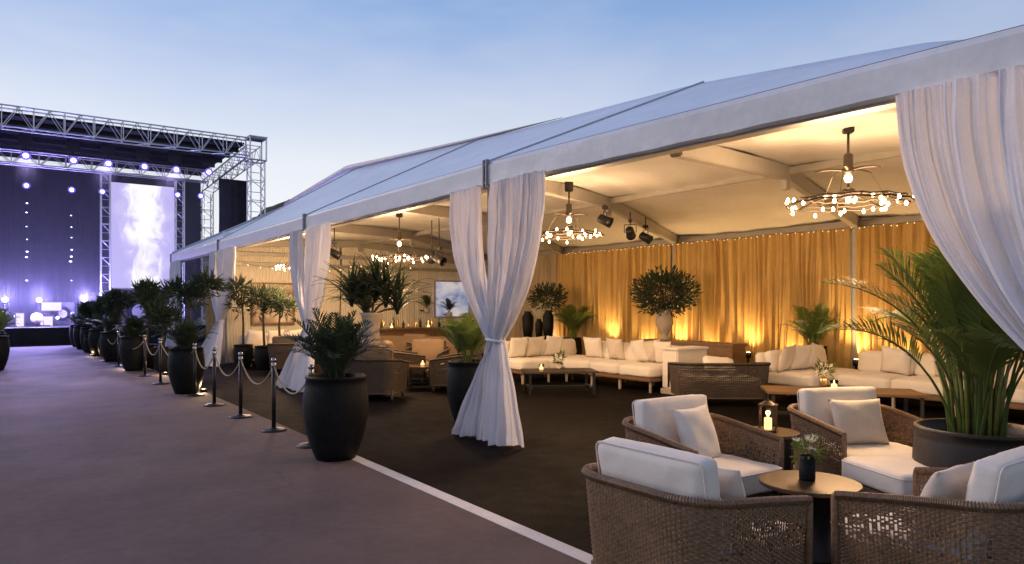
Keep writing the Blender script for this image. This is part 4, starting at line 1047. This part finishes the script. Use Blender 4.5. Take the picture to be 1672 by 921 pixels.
# planters along the right side of the path
POTB = (.19, .31, .28, .80)
pw = ['nearest', 'second', 'third', 'fourth', 'fifth', 'sixth', 'seventh', 'eighth']
spots = [(2.83, 7.02), (2.72, 13.75), (2.62, 19.2), (2.55, 22.6), (2.5, 25.2), (2.45, 27.4), (2.4, 29.4), (2.4, 31.2)]
for k, (x, y) in enumerate(spots):
    potted('planter', '%s black planter with a dark feathery palm along the right edge of the path' % pw[k], 'planter', x, y, POTB if k else (.20, .335, .30, .83), M['pot'], SMALL, (11, 12, 8, 6) if k < 3 else (6, 7, 5, 3), 60+k, 0, 'black planters on the right of the path', 1.0 if k else 1.22, rz=k*1.3)
for k, y in enumerate((21.2, 23.4, 25.6, 27.8, 30.0)):
    potted('planter', '%s planter with a pale green palm along the left edge of the path' % pw[k], 'planter', -.12-.03*k, y, POTB, M['pot'], MIDP, (6, 7, 5), 80+k, 0, 'planters on the left of the path', .9, rz=k)
# planter beside the middle curtain
x, y = G(765, 688)
potted('planter', 'black planter with an upright palm half hidden by the middle curtain', 'planter', x, y, (.19, .30, .27, .80), M['pot'], MIDP, (9, 7, 3), 91, 0, None, .95)
# tall dark shrubs behind the rope line
def tree_crown(mb, c, rad, n, size, seed, squash=.75, lobes=7):
    rd = random.Random(seed)
    for _ in range(lobes):
        v = Vector((rd.gauss(0, 1), rd.gauss(0, 1), rd.gauss(0, .7))).normalized()*rad*rd.uniform(.35, .75)
        leafy(mb, Vector(c)+v, rad*rd.uniform(.35, .60), n//lobes, size*1.3, rd, .35, squash, .2, .17)
    return mb
def potted_tree(label, x, y, h, rad, seed, group, potz=.55, n=900, size=.16):
    t = thing('potted_tree', label, 'potted tree', (x, y, 0), seed, group)
    MB().lathe(pot_profile(.16, .24, .22, potz), 20, cap1=False).build('pot', M['pot'], t, True)
    MB().lathe([(.001, potz-.05), (.19, potz-.055)], 16, cap0=False, cap1=False).build('soil', M['soil'], t)
    tr = MB(); top = h-rad*.9
    tr.tube([(0, 0, potz-.1), (.03, .02, (potz+top)/2), (0, .03, top)], .035, 7, True, .02)
    rd = random.Random(seed)
    for k in range(5):
        a = 2*PI*k/5+rd.random(); tr.tube([(0, .02, top-.25+.05*k), (rad*.35*math.cos(a), rad*.35*math.sin(a), top+.1), (rad*.7*math.cos(a), rad*.7*math.sin(a), top+.25+.1*rd.random())], .014, 5, True, .006)
    tr.build('trunk', M['trunk'], t, True)
    tree_crown(MB(), (0, 0, h-rad*.6), rad, n, size, seed).build('crown', M['bush'], t)
for k, (px, py, h, rad) in enumerate([(308, 622, 2.30, .58), (240, 600, 2.0, .46), (198, 590, 1.9, .42), (268, 606, 1.6, .38), (174, 582, 1.75, .36), (150, 576, 1.6, .36)]):
    potted_tree('dark leafy potted tree beyond the rope, %s' % ('largest, beside the far corner of the tent', 'in front of the right edge of the screen', 'below the middle of the screen', 'low one between two taller trees', 'below the left edge of the screen', 'farthest one left of the screen', 'shortest one beside the far curtain')[k], *G(px, py), h, rad, 100+k, 'potted trees beyond the rope')
# strap-leaved plant in tall vase inside
STRAP = []
for i in range(4):
    rd = random.Random(i); mb = MB(); a0, a1 = R(5+12*i), R(60+22*i); P_ = [Vector((0, 0, 0))]
    for q in range(8): a = a0+(a1-a0)*(q/8)**1.2; P_.append(P_[-1]+Vector((math.sin(a), 0, math.cos(a)))*.075)
    for q in range(8):
        w0 = .020*(1-(q/8)**2.2)+.001; w1 = .020*(1-((q+1)/8)**2.2)+.001
        mb.add([P_[q]+Vector((0, w0, .004)), P_[q], P_[q]+Vector((0, -w0, .004)), P_[q+1]+Vector((0, w1, .004)), P_[q+1], P_[q+1]+Vector((0, -w1, .004))], [(0, 1, 4, 3), (1, 2, 5, 4)])
    STRAP.append(mb.mesh('strap_leaf', M['palmdark']))
def strap_plant(label, x, y, vase, z0, heads, seed, s=1.0, vm='urn'):
    t = thing('vase_plant', label, 'vase plant', (x, y, z0)); rd = random.Random(seed)
    MB().lathe(vase, 20).build('vase', M[vm], t, True); top = vase[-1][1]
    for (hx, hy, hz) in heads:
        MB().tube([(0, 0, top-.05), (hx*.5, hy*.5, top+hz*.6), (hx, hy, top+hz)], .02, 6).build('stem', M['trunk'], t, True)
        for k in range(72):
            a = rd.uniform(0, 2*PI); o = link('strap_leaf', STRAP[k % 4], t, (hx, hy, top+hz+rd.uniform(-.12, .08)), (rd.uniform(-.2, .2), rd.uniform(-.5, .35), a)); q = rd.uniform(.7, 1.15)*s; o.scale = (q, q, q)
vx0, vy0 = W((607-CX)/FPX*12.6, 12.6)
pdst = thing('pedestal', 'dark pedestal under the tall vase plant', 'pedestal', (vx0, vy0, 0))
mb = MB(); mb.bev(-.2, .2, -.2, .2, .05, .80, .01); mb.build('shaft', M['darkwood'], pdst); mb = MB(); mb.bev(-.24, .24, -.24, .24, 0, .048, .008); mb.build('foot', M['darkwood'], pdst); mb = MB(); mb.bev(-.23, .23, -.23, .23, .802, .85, .008); mb.build('top', M['darkwood'], pdst)
strap_plant('huge dark strap-leaved plant bursting from a tall vase inside the tent', vx0, vy0, [(.12, 0), (.16, .08), (.13, .3), (.19, .55), (.22, .6)], .851, [(-.30, .18, .22), (.40, -.22, .08), (.05, -.05, .30), (-.02, .2, .05), (.2, -.15, .2), (-.1, .05, .1)], 7, 1.35)
# flower urn on the console
ux, uy = 11.28, PS(1085, 500, 11.28).y
ur = thing('flower_urn', 'stone urn with a great ball of dark foliage on the console', 'flower urn', (ux, uy, .861))
MB().lathe([(.11, 0), (.12, .03), (.06, .07), (.10, .14), (.19, .35), (.17, .50), (.12, .58), (.17, .64), (.15, .64)], 24).build('urn', M['urn'], ur, True)
rd = random.Random(4); mb = MB()
for k in range(60):
    v = Vector((rd.gauss(0, 1), rd.gauss(0, 1), rd.gauss(.25, .8))).normalized(); mb.tube([(0, 0, .62), Vector((0, 0, .92))*.6+v*.25+Vector((0, 0, .25)), Vector((v.x*.66, v.y*.66, .98+v.z*.46))], .005, 4, False)
mb.build('stems', M['trunk'], ur)
mb = MB(); leafy(mb, (0, 0, .98), .60, 2600, .11, rd, .2, .72, .45, .32); leafy(mb, (0, 0, .98), .70, 500, .12, rd, .3, .72, .85, .3)
stuff(mb.build('foliage', M['bush'], ur))
leafy(MB(), (0, 0, .98), .68, 160, .05, rd, .2, .72, .85, .7).build('blossoms', M['flower'], ur)
# palm on pedestal pot behind the right sofa, palm by the left gold drape
x = 12.2; potted('potted_palm', 'small bright palm in a tall dark pot behind the right sofa', 'potted palm', x, PS(1328, 520, x).y, (.15, .24, .22, .80), M['pot'], MIDP, (8, 8, 5), 33, 8, scale=1.0)
x = 12.1; potted('potted_palm', 'upright palm in a dark pot against the left end of the gold drape', 'potted palm', x, PS(935, 520, x).y, (.15, .24, .22, .70), M['pot'], MIDP, (10, 6, 3), 34, 8, scale=1.15)
# dark side console with three vases in the back corner
x = 11.6; y0 = PS(918, 550, x).y; y1 = PS(846, 550, x).y
c4 = thing('sideboard', 'dark sideboard in the back corner under the black vases', 'sideboard')
mb = MB(); mb.bev(x-.2, x+.25, y0, y1, .62, .66, .008); mb.build('top', M['darkwood'], c4); mb = MB(); mb.bev(x-.18, x+.23, y0+.03, y1-.03, .06, .617, .008); mb.build('cabinet', M['darkwood'], c4)
for sx in (0, 1): mb = MB(); mb.box(x-.15, x+.2, (y0+.08, y1-.14)[sx], (y0+.14, y1-.08)[sx], 0, .058); mb.build('foot', M['darkwood'], c4)
for k, (px, hh, r_) in enumerate(((862, .75, .15), (880, .55, .10), (895, .78, .14))):
    yv = PS(px, 540, x).y; t = thing('floor_vase', '%s black vase on the corner sideboard' % ('square-shouldered left', 'slim middle', 'tall right')[k], 'vase', (x, yv, .661), 0, 'black vases on the sideboard')
    MB().lathe([(r_*.7, 0), (r_, hh*.4), (r_*1.05, hh*.8), (r_*.6, hh*.95), (r_*.7, hh)], 18).build('vase', M['pot'], t, True)
    rd = random.Random(k)
    if k == 1:
        mb = MB()
        for q in range(40):
            v = Vector((rd.gauss(0, .5), rd.gauss(0, .5), 1)).normalized(); mb.tube([(0, 0, hh), v*.25+Vector((0, 0, hh)), v*.5+Vector((0, 0, hh-.03))], .005, 4, False)
        mb.build('pale_stems', M['flower'], t)
    if k == 2: stuff(leafy(MB(), (0, -.0, hh+.35), .5, 900, .13, rd, .2, .7, .3, .3).build('foliage', M['bush'], t))
# ------------------------------------------------------------------ bar and wall things at the far end
bar_t = thing('bar_counter', 'lit wooden bar counter in front of the end wall', 'bar counter')
BT = 18.5; xb0, xb1 = PT(598, 540, BT).x, PT(752, 540, BT).x
mb = MB(); mb.bev(xb0-.05, xb1+.05, BT-.1, BT+.5, .86, .91, .008); mb.build('counter_top', M['wood'], bar_t)
nb = 7
for k in range(nb):
    L = (xb1-xb0)/nb; mb = MB(); mb.bev(xb0+k*L+.005, xb0+(k+1)*L-.005, BT, BT+.06, .0, .857, .006); mb.build('front_panel', M['wood'], bar_t)
rd = random.Random(12); NUM = 'one two three four five six seven eight nine ten eleven twelve thirteen fourteen fifteen sixteen'.split()
for k in range(16):
    x = xb0+.15+(xb1-xb0-.3)*k/15+rd.uniform(-.05, .05); hh = rd.uniform(.2, .34)
    t = thing('bottle', '%s bottle on the bar counter, number %s from its left end' % (('tall' if hh > .27 else 'short'), NUM[k]), 'bottle', (x, BT+.15+rd.uniform(-.1, .15), .911), 0, 'bottles on the bar')
    MB().lathe([(.036, 0), (.038, .01), (.038, hh*.6), (.014, hh*.78), (.014, hh*.97)], 10).build('body', M[rd.choice(('pot', 'brass', 'potbrown'))], t, True)
    MB().lathe([(.016, hh*.97), (.016, hh)], 8).build('cap', M['brass'], t)
for k, px in enumerate((640, 700)):
    p = PT(px, 540, BT); votive('glowing candle on the %s half of the bar counter' % ('left', 'right')[k], p.x, BT+.02, .911, 6, 1.5)
def picture(label, px0, px1, py0, py1, m, T=19.93, fm=M['wood']):
    a, b = PT(px0, py0, T), PT(px1, py1, T); t = thing('wall_picture', label, 'picture')
    mb = MB(); mb.box(a.x, b.x, T-.005, T, b.z, a.z); mb.build('print', m, t)
    mb = MB(); mb.box(a.x-.05, a.x-.002, T-.03, T+.01, b.z-.05, a.z+.05); mb.box(b.x+.002, b.x+.05, T-.03, T+.01, b.z-.05, a.z+.05)
    mb.box(a.x-.001, b.x+.001, T-.03, T+.01, a.z+.002, a.z+.05); mb.box(a.x-.001, b.x+.001, T-.03, T+.01, b.z-.05, b.z-.002); mb.build('frame', fm, t)
picture('large muted landscape picture on the end wall', 414, 478, 464, 526, M['landscape']); picture('glowing blue picture on the end wall right of the bar', 711, 772, 460, 516, M['blueimage'], fm=M['urn'])
def shelf_plant(label, px, py, s, seed, T=19.6):
    p = PT(px, py, T); t = thing('wall_plant', label, 'plant', p, 0, 'plants fixed on the end wall')
    MB().lathe([(.05, -.16), (.09, -.14), (.11, 0), (.09, 0)], 12).build('pot', M['urn'], t, True); rd = random.Random(seed)
    for k in range(12):
        o = link('frond', SMALL[k % 4], t, (0, 0, -.02), (0, rd.uniform(-.1, .3), 2*PI*k/12)); o.scale = (s,)*3
    mb = MB(); mb.box(-.02, .02, .1, .42, -.10, -.06); mb.build('bracket', M['blackmetal'], t)
shelf_plant('small green plant on the end wall left of the blue picture', 697, 503, .75, 1); shelf_plant('small green plant on the end wall in front of the blue picture', 733, 510, .8, 2)
# tall bushy trees in front of the landscape picture
for k, (px, py, h, rad) in enumerate([(397, 600, 2.1, .5), (432, 603, 2.0, .48), (458, 603, 1.85, .36)]):
    potted_tree('potted tree in front of the landscape picture, %s' % ('left one behind the far curtain', 'middle and fullest', 'right and smallest')[k], *G(px, py), h, rad, 120+k, 'potted trees inside the tent', n=420)
# banquette and chairs in the far bay
x0 = PT(398, 560, 19.0).x; x1 = PT(492, 560, 19.0).x
sf3 = thing('banquette', 'small ivory sofa against the end wall under the landscape picture', 'sofa'); sofa_run(sf3, x0, x1, 18.5, 19.5, 'y', 2, 140)
for k in range(3): sofa_pillow(x0+.3+k*.55, 19.05, .1*k, 'pillow on the far banquette, %s' % ('left', 'middle', 'right')[k], 70+k, 'cushion')
cx2, cy2 = G(420, 568, .6); long_table('low_table', 'pale topped low table before the far banquette', *W((420-CX)/FPX*18.2, 18.2), .8, .5, .5, camrot(1, 0)+PI/2, M['urn'], M['darkwood'])
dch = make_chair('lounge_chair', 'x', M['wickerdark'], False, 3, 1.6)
def dark_chair(px, d, fx, fd, label): place_cam(dch, (px-CX)/FPX*d, d, fx, fd, label, 'dark woven armchairs inside the tent')
dark_chair(614, 12.0, .1, 1, 'dark woven armchair right of the black planter, its back to us')
dark_chair(692, 14.6, -.3, -1, 'dark woven armchair facing us in front of the bar')
dark_chair(745, 13.2, -1, .1, 'dark woven armchair beside the planter at the middle curtain')
dark_chair(640, 16.2, .3, -1, 'dark woven armchair with ivory cushions nearest the bar candle')
dark_chair(474, 16.6, -.2, 1, 'dark woven armchair in the far bay behind the planter palm')
dark_chair(560, 17.0, .6, -.8, 'dark woven armchair between the curtain and the tall vase plant')
dark_chair(724, 15.8, .2, -1, 'dark woven armchair in front of the right half of the bar')
dark_chair(655, 14.2, 1, .3, 'dark woven armchair left of the low table with drinks')
dark_chair(668, 17.2, -.5, -.8, 'dark woven armchair close to the bar front')
round_table('side_table', 'small round table between the armchairs by the bar', *W((690-CX)/FPX*16.6, 16.6), .32, .6, M['wood'], M['darkwood'], None, .08)
votive('glowing candle on the round table by the bar', *W((690-CX)/FPX*16.6, 16.6), .601, 4, 1.6)
drop(dch); drop(chair)
long_table('low_table', 'low table with drinks among the dark armchairs', *W((705-CX)/FPX*13.3, 13.3), 1.0, .55, .44, camrot(1, .1)+PI/2, M['bronze'], M['blackmetal'])
votive('glowing candle on the low table among the dark armchairs', *W((690-CX)/FPX*13.3, 13.3), .441, 2, 1.2); votive('glowing candle beside the dark armchair right of the planter', *W((722-CX)/FPX*13.35, 13.35), .441, 0, 1.2)
st_ = round_table('side_table', 'small table with candle beside the dark armchair near the bar', *W((613-CX)/FPX*15.4, 15.4), .3, .55, M['wood'], M['darkwood'], None, .08)
votive('glowing candle on the small table near the bar', *W((611-CX)/FPX*15.4, 15.4), .551, 3, 1.6)

for k, (px, py) in enumerate([(205, 602), (332, 640), (270, 612), (150, 582)]):
    x, y = G(px, py); t = thing('ground_spotlight', 'tiny warm ground light by the planters, %s' % ('beside the third planter', 'beside the second planter', 'between the potted trees', 'farthest along the path')[k], 'ground light', (x, y, 0), 0, 'ground lights by the planters')
    MB().lathe([(.06, 0), (.06, .05), (.045, .06), (.04, .05)], 12, cap1=False).build('housing', M['blackmetal'], t, True); MB().lathe([(.042, .045), (.03, .055), (.001, .058)], 12).build('lens', M['uplens'], t, True)
    lamp('ground_lamp', 'POINT', (x, y, .12), 9, (1, .72, .42), None, .04)
# ================================================================== ROPE LINE
stp = thing('stanchion', 'x', 'stanchion')
MB().lathe([(.16, 0), (.16, .012), (.13, .022), (.05, .032), (.03, .045)], 24).build('base', M['blackmetal'], stp, True)
MB().lathe([(.026, .03), (.026, .80)], 14).build('post', M['blackmetal'], stp, True)
MB().lathe([(.027, .80), (.030, .81), (.034, .845), (.026, .855), (.026, .87), (.034, .88), (.036, .895), (.028, .915), (.002, .925)], 14).build('cap', M['chrome'], stp, True)
MB().tube([(.034, 0, .83), (.052, 0, .835), (.052, 0, .815)], .005, 5).build('hook', M['chrome'], stp)
SP = [(508, 728), (447, 703), (393, 681), (350, 662), (318, 646), (262, 627), (237, 614), (194, 598), (172, 590)]
pts = []
for k, (px, py) in enumerate(SP):
    x, y = G(px, py); pts.append((x, y))
    put(stp, (x, y, 0), 1.2, 'black rope post with chrome cap, %s from the near black planter' % ('first', 'second', 'third', 'fourth', 'fifth', 'sixth', 'seventh', 'eighth', 'ninth')[k], 'rope posts along the path')
drop(stp)
for k, (a, b) in enumerate(zip(pts, pts[1:])):
    P_ = [(a[0]+(b[0]-a[0])*q/16, a[1]+(b[1]-a[1])*q/16, .83-.30*(1-(2*q/16-1)**2)) for q in range(17)]
    tag(MB().tube(P_, .010, 8).build('barrier_rope', M['rope'], None, True), 'sagging cream rope between rope posts %s' % ('one and two from the near planter', 'two and three from the near planter', 'three and four', 'four and five', 'five and six', 'six and seven', 'seven and eight', 'eight and nine')[k], 'rope', 'ropes along the path')

# ------------------------------------------------------------------ stage smoke, lit violet by the stage lamps
hz_m = bpy.data.materials.new('stage_smoke'); hz_m.use_nodes = True
hn, hl = hz_m.node_tree.nodes, hz_m.node_tree.links; hn.clear()
pv = hn.new('ShaderNodeVolumePrincipled'); pv.inputs['Color'].default_value = (.8, .8, .95, 1); pv.inputs['Density'].default_value = .017; pv.inputs['Anisotropy'].default_value = .3
ho = hn.new('ShaderNodeOutputMaterial'); hl.new(pv.outputs[0], ho.inputs['Volume'])
o = stuff(MB().box(-8.9, 9.0, ST_T+.7, 42.4, .72, ZT-.5).build('stage_smoke', hz_m))
o['label'] = 'thin violet lit smoke hanging over the stage'; o['category'] = 'smoke'
